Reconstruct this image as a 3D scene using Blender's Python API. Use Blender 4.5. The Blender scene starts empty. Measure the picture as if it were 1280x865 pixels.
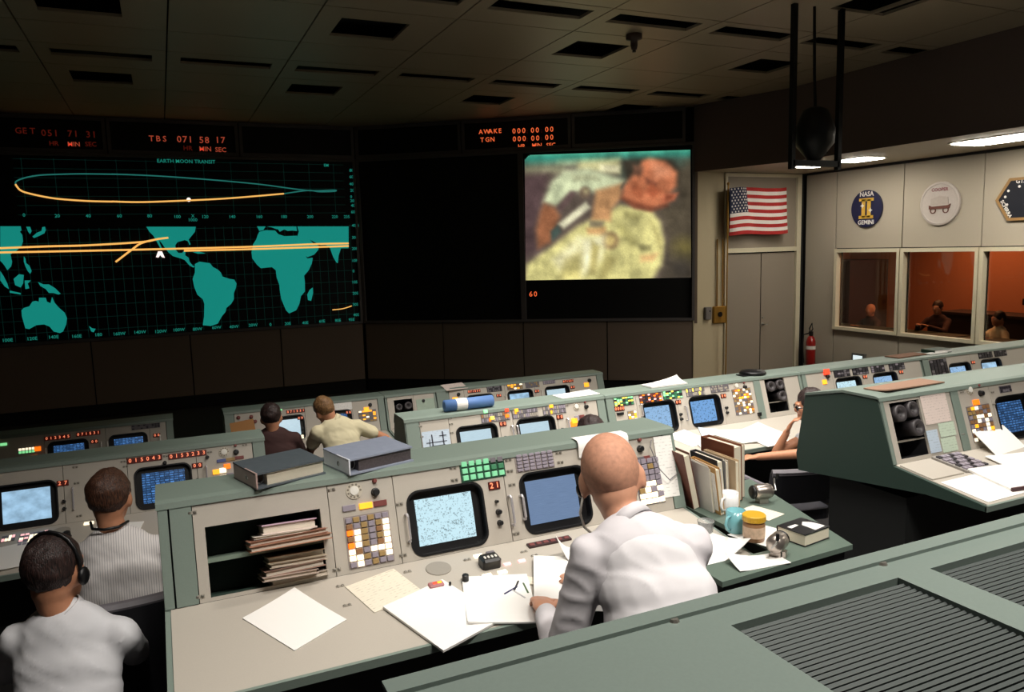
import bpy, bmesh, math, random
import numpy as np
from mathutils import Matrix, Vector, noise
from mathutils.geometry import tessellate_polygon
random.seed(7)
SC = bpy.context.scene
COL = SC.collection
# ------------------------------------------------------------------ camera
cam = bpy.data.cameras.new('camera')
cam.sensor_fit = 'HORIZONTAL'; cam.sensor_width = 36.0; cam.lens = 36.0 * 957.3 / 1280
cam.clip_start = 0.05; cam.clip_end = 100
cam_ob = bpy.data.objects.new('camera', cam); COL.objects.link(cam_ob)
_r = (0.90946829, -0.41487286, -0.0273486); _u = (0.0775066, 0.10454718, 0.99149514); _f = (0.4084852, 0.90385309, -0.12723772)
cam_ob.matrix_world = Matrix(((_r[0], _u[0], -_f[0], 0), (_r[1], _u[1], -_f[1], 0), (_r[2], _u[2], -_f[2], 2.65), (0, 0, 0, 1)))
SC.camera = cam_ob
# ------------------------------------------------------------------ world, exposure
wd = bpy.data.worlds.new('world'); SC.world = wd; wd.use_nodes = True
wd.node_tree.nodes['Background'].inputs[0].default_value = (0.5, 0.45, 0.5, 1)
wd.node_tree.nodes['Background'].inputs[1].default_value = 0.0
SC.view_settings.view_transform = 'Standard'; SC.view_settings.look = 'None'
SC.view_settings.gamma = 1.0; SC.view_settings.use_curve_mapping = False
SC.view_settings.exposure = 0.0
# ------------------------------------------------------------------ room lamps: ceiling downlights over the console rows
def area(name, loc, target, sx, sy, power, col, spread=180):
    l = bpy.data.lights.new(name, 'AREA'); l.shape = 'RECTANGLE'; l.size = sx; l.size_y = sy
    l.energy = power; l.color = col; l.spread = math.radians(spread)
    o = bpy.data.objects.new(name, l); COL.objects.link(o); o.location = loc
    o.rotation_euler = (Vector(target) - Vector(loc)).to_track_quat('-Z', 'Y').to_euler()
    return o
WARM = (1.0, 0.94, 0.86)
CEILING_LAMPS = [  # x, y, power, spread
    (1.6, 0.2, 62, 108), (3.5, 0.4, 28, 105), (0.3, 1.5, 14, 95), (2.5, 2.9, 34, 92), (4.3, 3.4, 34, 85), (3.2, 4.8, 38, 90), (1.7, 5.0, 14, 70), (6.4, 3.6, 18, 100)]
for _x, _y, _p, _s in CEILING_LAMPS:
    area('ceiling_lamp', (_x, _y, 4.9), (_x, _y + 1.1, 0), 1.0, .3, _p, WARM, _s)

# ------------------------------------------------------------------ materials
def srgb(r, g, b):
    f = lambda v: (v / 255 / 12.92) if v / 255 <= .04045 else ((v / 255 + .055) / 1.055) ** 2.4
    return (f(r), f(g), f(b))
MATS = {}
def mat(name, rgb, rough=.6, metal=0., var=.12, scale=30., bump=0., emit=0., emitcol=None, detail=4, trans=0., alpha=1., coat=0.):
    if name in MATS: return MATS[name]
    m = bpy.data.materials.new(name); m.use_nodes = True; nt = m.node_tree; b = nt.nodes['Principled BSDF']
    c = srgb(*rgb)
    b.inputs['Roughness'].default_value = rough; b.inputs['Metallic'].default_value = metal
    b.inputs['Transmission Weight'].default_value = trans; b.inputs['Alpha'].default_value = alpha
    b.inputs['Coat Weight'].default_value = coat
    if var > 0:
        tc = nt.nodes.new('ShaderNodeTexCoord'); nz = nt.nodes.new('ShaderNodeTexNoise')
        nz.inputs['Scale'].default_value = scale; nz.inputs['Detail'].default_value = detail
        nt.links.new(tc.outputs['Object'], nz.inputs['Vector'])
        cr = nt.nodes.new('ShaderNodeMixRGB'); cr.blend_type = 'MIX'
        cr.inputs[1].default_value = (*[v * (1 - var) for v in c], 1); cr.inputs[2].default_value = (*[min(1, v * (1 + var)) for v in c], 1)
        nt.links.new(nz.outputs['Fac'], cr.inputs[0]); nt.links.new(cr.outputs[0], b.inputs['Base Color'])
        if bump > 0:
            bp = nt.nodes.new('ShaderNodeBump'); bp.inputs['Strength'].default_value = bump; bp.inputs['Distance'].default_value = .004
            nt.links.new(nz.outputs['Fac'], bp.inputs['Height']); nt.links.new(bp.outputs[0], b.inputs['Normal'])
    else:
        b.inputs['Base Color'].default_value = (*c, 1)
    if emit > 0:
        b.inputs['Emission Color'].default_value = (*(srgb(*emitcol) if emitcol else c), 1); b.inputs['Emission Strength'].default_value = emit
    MATS[name] = m
    return m
def glow(name, rgb, e):
    return mat(name, rgb, rough=.5, var=0, emit=e)
def crt(name, style, tint, e, sc=1.):
    """a cathode-ray display: lit characters or picture on dark glass, coordinates in metres on the glass"""
    if name in MATS: return MATS[name]
    m = bpy.data.materials.new(name); m.use_nodes = True; nt = m.node_tree; b = nt.nodes['Principled BSDF']; N = nt.nodes.new; L = nt.links.new
    b.inputs['Base Color'].default_value = (.01, .012, .015, 1); b.inputs['Roughness'].default_value = .25
    uv = N('ShaderNodeUVMap'); mp = N('ShaderNodeMapping'); L(uv.outputs[0], mp.inputs[0])
    ramp = N('ShaderNodeValToRGB')
    t = srgb(*tint); d = [v * .12 for v in t]
    if style == 'table':
        mp.inputs['Scale'].default_value = (34 * sc, 26 * sc, 1)
        vo = N('ShaderNodeTexVoronoi'); vo.distance = 'CHEBYCHEV'; L(mp.outputs[0], vo.inputs['Vector']); vo.inputs['Scale'].default_value = 1
        nz = N('ShaderNodeTexNoise'); nz.inputs['Scale'].default_value = 9; nz.inputs['Detail'].default_value = 4; L(uv.outputs[0], nz.inputs['Vector'])
        br = N('ShaderNodeTexBrick'); br.inputs['Scale'].default_value = 3.2; br.inputs['Mortar Size'].default_value = .012; L(uv.outputs[0], br.inputs['Vector'])
        br.inputs['Color1'].default_value = (.2, .2, .2, 1); br.inputs['Color2'].default_value = (0, 0, 0, 1); br.inputs['Mortar'].default_value = (-.5, -.5, -.5, 1)
        a1 = N('ShaderNodeMath'); a1.operation = 'ADD'; L(vo.outputs['Distance'], a1.inputs[0]); L(nz.outputs['Fac'], a1.inputs[1])
        a2 = N('ShaderNodeMath'); a2.operation = 'ADD'; L(a1.outputs[0], a2.inputs[0]); L(br.outputs['Color'], a2.inputs[1]); a2.use_clamp = False
        a3 = N('ShaderNodeMath'); a3.operation = 'MULTIPLY'; L(a2.outputs[0], a3.inputs[0]); a3.inputs[1].default_value = .8
        L(a3.outputs[0], ramp.inputs[0]); p0, p1 = .5, .76; d = [v * .36 for v in t]
    elif style == 'dark':
        mp.inputs['Scale'].default_value = (4.5 * sc, 3.2 * sc, 1)
        br = N('ShaderNodeTexBrick'); br.offset = .12; br.inputs['Scale'].default_value = 1; br.inputs['Mortar Size'].default_value = .05; L(mp.outputs[0], br.inputs['Vector'])
        br.inputs['Color1'].default_value = (.8, .8, .8, 1); br.inputs['Color2'].default_value = (.35, .35, .35, 1); br.inputs['Mortar'].default_value = (0, 0, 0, 1)
        nz = N('ShaderNodeTexNoise'); nz.inputs['Scale'].default_value = 9; nz.inputs['Detail'].default_value = 5; L(uv.outputs[0], nz.inputs['Vector'])
        a1 = N('ShaderNodeMath'); a1.operation = 'MULTIPLY'; L(br.outputs['Color'], a1.inputs[0]); L(nz.outputs['Fac'], a1.inputs[1])
        L(a1.outputs[0], ramp.inputs[0]); p0, p1 = .12, .5
    elif style == 'cloud':
        nz = N('ShaderNodeTexNoise'); nz.inputs['Scale'].default_value = 3.2; nz.inputs['Detail'].default_value = 6; L(uv.outputs[0], nz.inputs['Vector'])
        L(nz.outputs['Fac'], ramp.inputs[0]); p0, p1 = .25, .66; d = [v * .45 for v in t]
    else:  # plain raster
        mp.inputs['Scale'].default_value = (1, 60, 1)
        nz = N('ShaderNodeTexNoise'); nz.inputs['Scale'].default_value = 4; nz.inputs['Detail'].default_value = 8; L(mp.outputs[0], nz.inputs['Vector'])
        L(nz.outputs['Fac'], ramp.inputs[0]); p0, p1 = .2, .8; d = [v * .6 for v in t]
    ramp.color_ramp.elements[0].position = p0; ramp.color_ramp.elements[1].position = p1
    ramp.color_ramp.elements[0].color = (*d, 1); ramp.color_ramp.elements[1].color = (*t, 1)
    L(ramp.outputs[0], b.inputs['Emission Color']); b.inputs['Emission Strength'].default_value = e
    MATS[name] = m
    return m
# ------------------------------------------------------------------ mesh building
class MB:
    """collects pieces with their materials, then links them as ONE mesh object"""
    def __init__(s): s.v = []; s.f = []; s.m = []; s.mats = []; s.uv = {}
    def mi(s, m):
        if m not in s.mats: s.mats.append(m)
        return s.mats.index(m)
    def add(s, vs, fs, m, M=None):
        o = len(s.v); k = s.mi(m)
        s.v += [tuple(M @ Vector(p)) if M else tuple(p) for p in vs]
        for f in fs: s.f.append(tuple(i + o for i in f)); s.m.append(k)
        return s
    def box(s, c, d, m, M=None, ch=0.):
        x, y, z = [v / 2 for v in d]
        if ch <= 0:
            vs = [(c[0] + i * x, c[1] + j * y, c[2] + k * z) for i in (-1, 1) for j in (-1, 1) for k in (-1, 1)]
            fs = [(0, 1, 3, 2), (4, 6, 7, 5), (0, 4, 5, 1), (2, 3, 7, 6), (0, 2, 6, 4), (1, 5, 7, 3)]
            return s.add(vs, fs, m, M)
        P = [(-x + ch, -y), (x - ch, -y), (x, -y + ch), (x, y - ch), (x - ch, y), (-x + ch, y), (-x, y - ch), (-x, -y + ch)]
        Q = [(-x + ch, -y + ch), (x - ch, -y + ch), (x - ch, -y + ch), (x - ch, y - ch), (x - ch, y - ch), (-x + ch, y - ch), (-x + ch, y - ch), (-x + ch, -y + ch)]
        vs = [(c[0] + a, c[1] + b, c[2] - z) for a, b in P] + [(c[0] + a, c[1] + b, c[2] + z - ch) for a, b in P] + [(c[0] + a, c[1] + b, c[2] + z) for a, b in Q]
        fs = [tuple(range(7, -1, -1))] + [(i, (i + 1) % 8, 8 + (i + 1) % 8, 8 + i) for i in range(8)] + [(8 + i, 8 + (i + 1) % 8, 16 + (i + 1) % 8, 16 + i) for i in range(8)]
        fs.append((16, 17, 19, 21))
        return s.add(vs, fs, m, M)
    def prism(s, poly, z0, z1, m, M=None, holes=()):
        """polygon (xy) with holes, extruded from z0 to z1"""
        loops = [list(poly)] + [list(h) for h in holes]; flat = [p for l in loops for p in l]; n = len(flat)
        tri = tessellate_polygon([[Vector((p[0], p[1], 0)) for p in l] for l in loops])
        def ori(t):
            a, b, c_ = [flat[i] for i in t]; return t if (b[0] - a[0]) * (c_[1] - a[1]) - (b[1] - a[1]) * (c_[0] - a[0]) > 0 else t[::-1]
        tri = [ori(tuple(t)) for t in tri]
        vs = [(p[0], p[1], z0) for p in flat] + [(p[0], p[1], z1) for p in flat]
        fs = [t[::-1] for t in tri] + [tuple(i + n for i in t) for t in tri]; o = 0
        for li, l in enumerate(loops):
            k = len(l); A = sum(l[i][0] * l[(i + 1) % k][1] - l[(i + 1) % k][0] * l[i][1] for i in range(k))
            for i in range(k):
                q = (o + i, o + (i + 1) % k, o + (i + 1) % k + n, o + i + n)
                fs.append(q if (A > 0) == (li == 0) else q[::-1])
            o += k
        return s.add(vs, fs, m, M)
    def lathe(s, prof, m, M=None, n=16, cap=True):
        """profile [(r, z)] turned about z"""
        vs = []; fs = []
        for r, z in prof: vs += [(r * math.cos(2 * math.pi * i / n), r * math.sin(2 * math.pi * i / n), z) for i in range(n)]
        for j in range(len(prof) - 1):
            for i in range(n): fs.append((j * n + i, j * n + (i + 1) % n, (j + 1) * n + (i + 1) % n, (j + 1) * n + i))
        if cap: fs.append(tuple(range(n - 1, -1, -1))); fs.append(tuple((len(prof) - 1) * n + i for i in range(n)))
        return s.add(vs, fs, m, M)
    def cyl(s, c, r, h, m, M=None, n=14, r2=None):
        return s.lathe([(r, 0), (r2 if r2 is not None else r, h)], m, (M or Matrix()) @ Matrix.Translation(c), n)
    def tube(s, pts, r, m, M=None, n=7, closed=False):
        P = [Vector(p) for p in pts]; vs = []; fs = []; k = len(P); up = Vector((0.13, .31, .94)).normalized()
        for i in range(k):
            t = ((P[(i + 1) % k] - P[i - 1]) if closed else (P[min(i + 1, k - 1)] - P[max(i - 1, 0)])).normalized()
            a = t.cross(up)
            a = a.normalized() if a.length > 1e-4 else t.cross(Vector((1, 0, 0))).normalized()
            b = t.cross(a)
            rr = r[i] if isinstance(r, (list, tuple)) else r
            vs += [tuple(P[i] + rr * (a * math.cos(2 * math.pi * j / n) + b * math.sin(2 * math.pi * j / n))) for j in range(n)]
        for i in range(k if closed else k - 1):
            i2 = (i + 1) % k
            for j in range(n): fs.append((i * n + j, i2 * n + j, i2 * n + (j + 1) % n, i * n + (j + 1) % n))
        if not closed: fs.append(tuple(range(n))); fs.append(tuple((k - 1) * n + j for j in range(n - 1, -1, -1)))
        return s.add(vs, fs, m, M)
    def ell(s, c, r, m, M=None, nu=14, nv=9):
        vs = [(c[0], c[1], c[2] - r[2])]; fs = []
        for j in range(1, nv):
            a = -math.pi / 2 + math.pi * j / nv
            vs += [(c[0] + r[0] * math.cos(a) * math.cos(2 * math.pi * i / nu), c[1] + r[1] * math.cos(a) * math.sin(2 * math.pi * i / nu), c[2] + r[2] * math.sin(a)) for i in range(nu)]
        vs.append((c[0], c[1], c[2] + r[2])); e = len(vs) - 1
        for i in range(nu): fs.append((0, 1 + (i + 1) % nu, 1 + i)); fs.append((e, e - nu + i, e - nu + (i + 1) % nu))
        for j in range(nv - 2):
            for i in range(nu): fs.append((1 + j * nu + i, 1 + j * nu + (i + 1) % nu, 1 + (j + 1) * nu + (i + 1) % nu, 1 + (j + 1) * nu + i))
        return s.add(vs, fs, m, M)
    def mesh(s, name, off=(0, 0, 0), smooth=False):
        me = bpy.data.meshes.new(name)
        me.from_pydata([(a - off[0], b - off[1], c - off[2]) for a, b, c in s.v], [], s.f)
        for m in s.mats: me.materials.append(m)
        me.polygons.foreach_set('material_index', s.m)
        if smooth: me.polygons.foreach_set('use_smooth', [True] * len(s.f))
        me.update()
        return me
    def build(s, name, parent=None, smooth=False, base=None, **kw):
        """parent: world-space vertices are re-based on the root thing's location; without parent the object sits at base"""
        if parent is not None:
            root = parent
            while root.parent: root = root.parent
            off = root.location
        else: off = base if base is not None else (0, 0, 0)
        o = bpy.data.objects.new(name, s.mesh(name, off, smooth)); COL.objects.link(o)
        if parent is not None: o.parent = parent
        else: o.location = off
        return tag(o, **kw)
def tag(o, label=None, cat=None, group=None, kind=None):
    if label: o['label'] = label
    if cat: o['category'] = cat
    if group: o['group'] = group
    if kind: o['kind'] = kind
    return o
def thing(name, loc, label=None, cat=None, group=None, kind=None):
    o = bpy.data.objects.new(name, None); COL.objects.link(o); o.location = loc; o.empty_display_size = .1
    return tag(o, label, cat, group, kind)
def place(name, me, parent, M):
    """a part that shares mesh data: M is its world matrix, parent the thing or part above it"""
    o = bpy.data.objects.new(name, me); COL.objects.link(o); o.parent = parent
    root = parent
    while root.parent: root = root.parent
    o.matrix_local = Matrix.Translation(-root.location) @ M
    return o
def rrect(x0, y0, x1, y1, r, n=4):
    out = []
    for cx, cy, a0 in ((x1 - r, y1 - r, 0), (x0 + r, y1 - r, 90), (x0 + r, y0 + r, 180), (x1 - r, y0 + r, 270)):
        for i in range(n + 1):
            a = math.radians(a0 + 90 * i / n); out.append((cx + r * math.cos(a), cy + r * math.sin(a)))
    return out
def rect(x0, y0, x1, y1): return [(x0, y0), (x1, y0), (x1, y1), (x0, y1)]
def frame(o, x, y, z):
    return Matrix(((x[0], y[0], z[0], o[0]), (x[1], y[1], z[1], o[1]), (x[2], y[2], z[2], o[2]), (0, 0, 0, 1)))
def text_mesh(body, size, m, ax='CENTER', ay='CENTER', ext=0.0005, bold=0.):
    cu = bpy.data.curves.new('lettering', 'FONT'); cu.body = body; cu.size = size; cu.align_x = ax; cu.align_y = ay; cu.extrude = ext; cu.offset = bold; cu.resolution_u = 2
    o = bpy.data.objects.new('lettering', cu); me = bpy.data.meshes.new_from_object(o)
    bpy.data.objects.remove(o); bpy.data.curves.remove(cu)
    me.materials.clear(); me.materials.append(m)
    return me
# ------------------------------------------------------------------ palette
FACE = mat('console_face_paint', (182, 175, 164), .55, var=.05, scale=260)
GREEN = mat('console_green_paint', (122, 136, 127), .5, var=.08, scale=200)
DGREEN = mat('console_dark_green', (54, 74, 66), .55, var=.1, scale=160)
BLACK = mat('black_plastic', (16, 16, 18), .4, var=.1)
DARK = mat('dark_void', (7, 7, 8), .8, var=0)
STEEL = mat('brushed_steel', (170, 168, 165), .35, .9, var=.1)
PAPER = mat('white_paper', (236, 232, 226), .8, var=.03, scale=40)
CREAM = mat('cream_trim', (214, 204, 178), .5, var=.05)
REDD = mat('dark_red_window', (70, 14, 8), .4, var=0, emit=.35)
WHITEP = mat('white_plastic', (225, 222, 214), .4, var=.03)
L_WHITE = glow('lamp_white', (255, 238, 205), 1.25)
L_AMBER = glow('lamp_amber', (255, 170, 40), 1.1)
L_ORANGE = glow('lamp_orange', (255, 120, 20), 1.0)
L_RED = glow('lamp_red', (255, 70, 40), .9)
L_GREEN = glow('lamp_green', (150, 255, 170), .75)
L_YELLOW = glow('lamp_yellow', (255, 225, 90), 1.0)
L_PINK = glow('lamp_pink', (255, 190, 190), .9)
L_DIGIT = glow('lamp_digit', (255, 140, 100), .9)
B_PURPLE = mat('button_purple', (146, 138, 150), .5, var=.08)
B_AMBER = mat('button_amber_dim', (160, 132, 84), .5, var=.1)
B_BROWN = mat('button_brown_dim', (148, 108, 72), .5, var=.1)
B_GRAY = mat('button_gray', (110, 106, 112), .5, var=.1)
B_GREEND = mat('button_green_dim', (60, 130, 92), .5, var=.08)
B_DARK = mat('button_dark', (44, 40, 48), .5, var=.1)
B_RED = mat('button_red_dim', (120, 60, 56), .5, var=.1)

# ================================================================== the room
CARPET = mat('carpet', (52, 50, 50), .95, var=.25, scale=300, bump=.3)
WALLP = mat('wall_panel', (176, 166, 150), .85, var=.06, scale=120, bump=.08)
FABP = mat('fabric_panel', (136, 118, 104), .9, var=.12, scale=300, bump=.15)
SEAM = mat('seam_black', (20, 18, 18), .8, var=0)
CEILM = mat('ceiling_tile', (176, 162, 138), .42, var=.08, scale=60)
CEILG = mat('ceiling_grid', (150, 138, 118), .7, var=.05)
FASC = mat('fascia_paint', (112, 96, 92), .9, var=.06)
FRAMEM = mat('screen_frame', (110, 104, 104), .5, .2, var=.08)
SCRB = mat('screen_black', (5, 5, 6), .55, var=0)
def struct(o): return tag(o, kind='structure')
HC, HS = 4.95, 3.85      # main ceiling, soffit over the aisle
AX, AY = 3.413, 14.394   # corner of front wall and angled wall
SDX, SDY = .81542, -.57887
WX = 10.902
# floors: the front floor and the stepped platforms of the console rows
f = MB().box((2, 5.2, -.05), (26, 19.6, .1), CARPET).build('floor'); struct(f)
f = MB().box((2.9, 2.15, .17), (17, 8.3, .34), CARPET).build('floor'); struct(f)
f = MB().prism([(-.12, 3.5), (9.3, 3.5), (9.3, -3), (-6, -3), (-6, 1.6), (-.12, 1.6)][::-1], .34, .66, CARPET).build('floor'); struct(f)
f = MB().box((2, -1.0, .825), (14, 4.0, .33), CARPET).build('floor'); struct(f)
# front wall
wf = thing('wall_front', (0.37, AY, 0), kind='structure')
MB().box((.35, AY + .16, 2.5), (6.3, .1, 5), SEAM).build('backing', wf)
for i in range(4):
    x0 = -2.69 + i * 1.525; MB().box((x0 + .7625, AY + .04, .76), (1.505, .06, 1.06), FABP).build('panel', wf)
MB().box((.36, AY + .05, .11), (6.1, .06, .2), SEAM).build('baseboard', wf)
# angled wall with the two square screens
ws = thing('wall_right_front', (AX, AY, 0), kind='structure')
FS = frame((AX, AY, 0), (SDX, SDY, 0), (0, 0, 1), (SDY, -SDX, 0))   # (s, z, out of the wall)
MB().box((3.08, 2.5, -.18), (6.25, 5, .1), SEAM, FS).build('backing', ws)
for i in range(4): MB().box((.03 + i * 1.528 + .764, .76, -.04), (1.508, 1.06, .06), FABP, FS).build('panel', ws)
MB().box((3.07, .11, -.05), (6.1, .2, .06), SEAM, FS).build('baseboard', ws)
MB().box((6.16, 3.1, -.05), (.05, 3.7, .1), FABP, FS).build('end_post', ws)
# mirror angled wall at the dark side of the room
wl = MB().box((3.1, 2.5, -.1), (6.3, 5, .1), FABP, frame((-2.69, AY, 0), (-SDX, SDY, 0), (0, 0, 1), (-SDY, -SDX, 0))).build('wall_left_front'); struct(wl)
struct(MB().box((-8.05, 3.6, 2.5), (.1, 14.6, 5), FASC).build('wall_left'))
struct(MB().box((2, -4.0, 2.5), (20.2, .1, 5), FASC).build('wall_rear'))
# screens: a frame, a black projection face, what is projected
def screen(name, M, w, h, z0, label, n=0):
    loc = M @ Vector((w / 2, z0, 0)); t = thing(name, loc, label, 'screen')
    MB().prism(rect(0, z0, w, z0 + h), -.05, .02, FRAMEM, M, [rect(.045, z0 + .045, w - .045, z0 + h - .045)]).build('screen_frame', t)
    MB().box((w / 2, z0 + h / 2, -.04), (w - .088, h - .088, .02), SCRB, M).build('screen_face', t)
    return t
MF = frame((-2.69, AY, 0), (1, 0, 0), (0, 0, 1), (0, -1, 0))
t_map = screen('map_screen', MF, 6.1, 3.05, 1.302, 'wide black screen with glowing teal world map and orbit tracks')
t_blk = screen('blank_screen', FS @ Matrix.Translation((.02, 0, 0)), 3.09, 3.05, 1.302, 'unlit square black screen between the world map and the picture screen')
t_tv = screen('picture_screen', FS @ Matrix.Translation((3.11, 0, 0)), 3.03, 3.05, 1.302, 'square screen with the projected colour picture of a man in white')
# header boxes above the screens, each its own dark window
def header(M, x0, x1, par):
    b = MB(); b.prism(rect(x0, 4.36, x1, 4.94), -.06, .0, FRAMEM, M, [rect(x0 + .05, 4.42, x1 - .05, 4.88)])
    o = b.build('clock_frame', par); MB().box(((x0 + x1) / 2, 4.65, -.05), (x1 - x0 - .09, .47, .02), SCRB, M).build('clock_face', o)
    return o
for a, b_ in ((0, 2.03), (2.05, 4.08), (4.1, 6.1)): header(MF, a, b_, wf)
for a, b_ in ((.02, 2.03), (2.05, 4.02), (4.04, 5.98)): header(FS, a, b_, ws)
# numerals of the clocks
CLK = glow('clock_orange', (255, 110, 60), .85); CLKD = glow('clock_dim', (190, 60, 40), .1); CLKM = glow('clock_mid', (235, 100, 70), .36)
def letters(name, par, M, rows):
    for s, x, z, size, m in rows:
        place(name, text_mesh(s, size, m, 'LEFT', 'CENTER', .001, .001), par, M @ Matrix.Translation((x, z, .004)))
MF0 = frame((0, AY + .03, 0), (1, 0, 0), (0, 0, 1), (0, -1, 0)); FS0 = FS @ Matrix.Translation((0, 0, -.03))
def spaced(s, x, z, size, pitch, m): return [(ch, x + i * pitch, z, size, m) for i, ch in enumerate(s) if ch != ' ']
c1 = thing('digital_clock', (.6, AY, 4.4), 'orange clock numerals beginning TBS above the world map', 'clock')
letters('numeral', c1, MF0, spaced('TBS', (-0.023,4.62)[0], (-0.023,4.62)[1], .13, .105, CLKM) + spaced('071', (0.405,4.621)[0], (0.405,4.621)[1], .15, .088, CLKM) + spaced('58', (0.756,4.619)[0], (0.756,4.619)[1], .15, .088, CLKM) + spaced('17', (1.013,4.627)[0], (1.013,4.627)[1], .15, .088, CLKM)
        + [('HR', (0.494,4.478)[0], (0.494,4.478)[1], .11, CLKD), ('MIN', (0.745,4.472)[0], (0.745,4.472)[1], .11, CLKM), ('SEC', (1.001,4.465)[0], (1.001,4.465)[1], .11, CLKM)])
c2 = thing('digital_clock', (-1.4, AY, 4.4), 'faint red clock numerals at the far dark end above the map', 'clock')
letters('numeral', c2, MF0, spaced('GET', (-1.922,4.68)[0], (-1.922,4.68)[1], .13, .1, CLKD) + spaced('051', (-1.569,4.656)[0], (-1.569,4.656)[1], .14, .085, CLKD) + spaced('71', (-1.205,4.657)[0], (-1.205,4.657)[1], .14, .085, CLKD) + spaced('31', (-0.946,4.653)[0], (-0.946,4.653)[1], .14, .085, CLKD)
        + [('HR', (-1.474,4.499)[0], (-1.474,4.499)[1], .1, CLKD), ('MIN', (-1.219,4.494)[0], (-1.219,4.494)[1], .1, CLKM), ('SEC', (-0.97,4.501)[0], (-0.97,4.501)[1], .1, CLKD)])
c3 = thing('digital_clock', (5.9, 12.6, 4.4), 'bright orange two-row clock reading AWAKE above the picture screen', 'clock')
R3 = spaced('AWAKE', (2.367,4.718)[0], (2.367,4.718)[1], .11, .09, CLK) + spaced('TGN', (2.391,4.577)[0], (2.391,4.577)[1], .11, .09, CLK)
for yy in (0, 10.3):
    R3 += spaced('000', *(2.978,4.698), .125, .088, CLK) if yy == 0 else spaced('000', *(2.981,4.56), .125, .088, CLK)
    R3 += [(':', *((3.237,4.684) if yy == 0 else (3.233,4.546)), .1, CLKD)]
    R3 += spaced('00', *((3.309,4.694) if yy == 0 else (3.312,4.556)), .125, .088, CLK) + [(':', *((3.494,4.684) if yy == 0 else (3.491,4.547)), .1, CLKD)] + spaced('00', *((3.565,4.694) if yy == 0 else (3.562,4.557)), .125, .088, CLK)
R3 += [('HR', *(3.072,4.43), .1, CLK), ('MIN', *(3.324,4.431), .1, CLK), ('SEC', *(3.581,4.425), .1, CLK)]
letters('numeral', c3, FS0, R3)
letters('numeral', t_tv, FS0, spaced('60', *(3.208,1.801), .13, .085, CLK))
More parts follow.
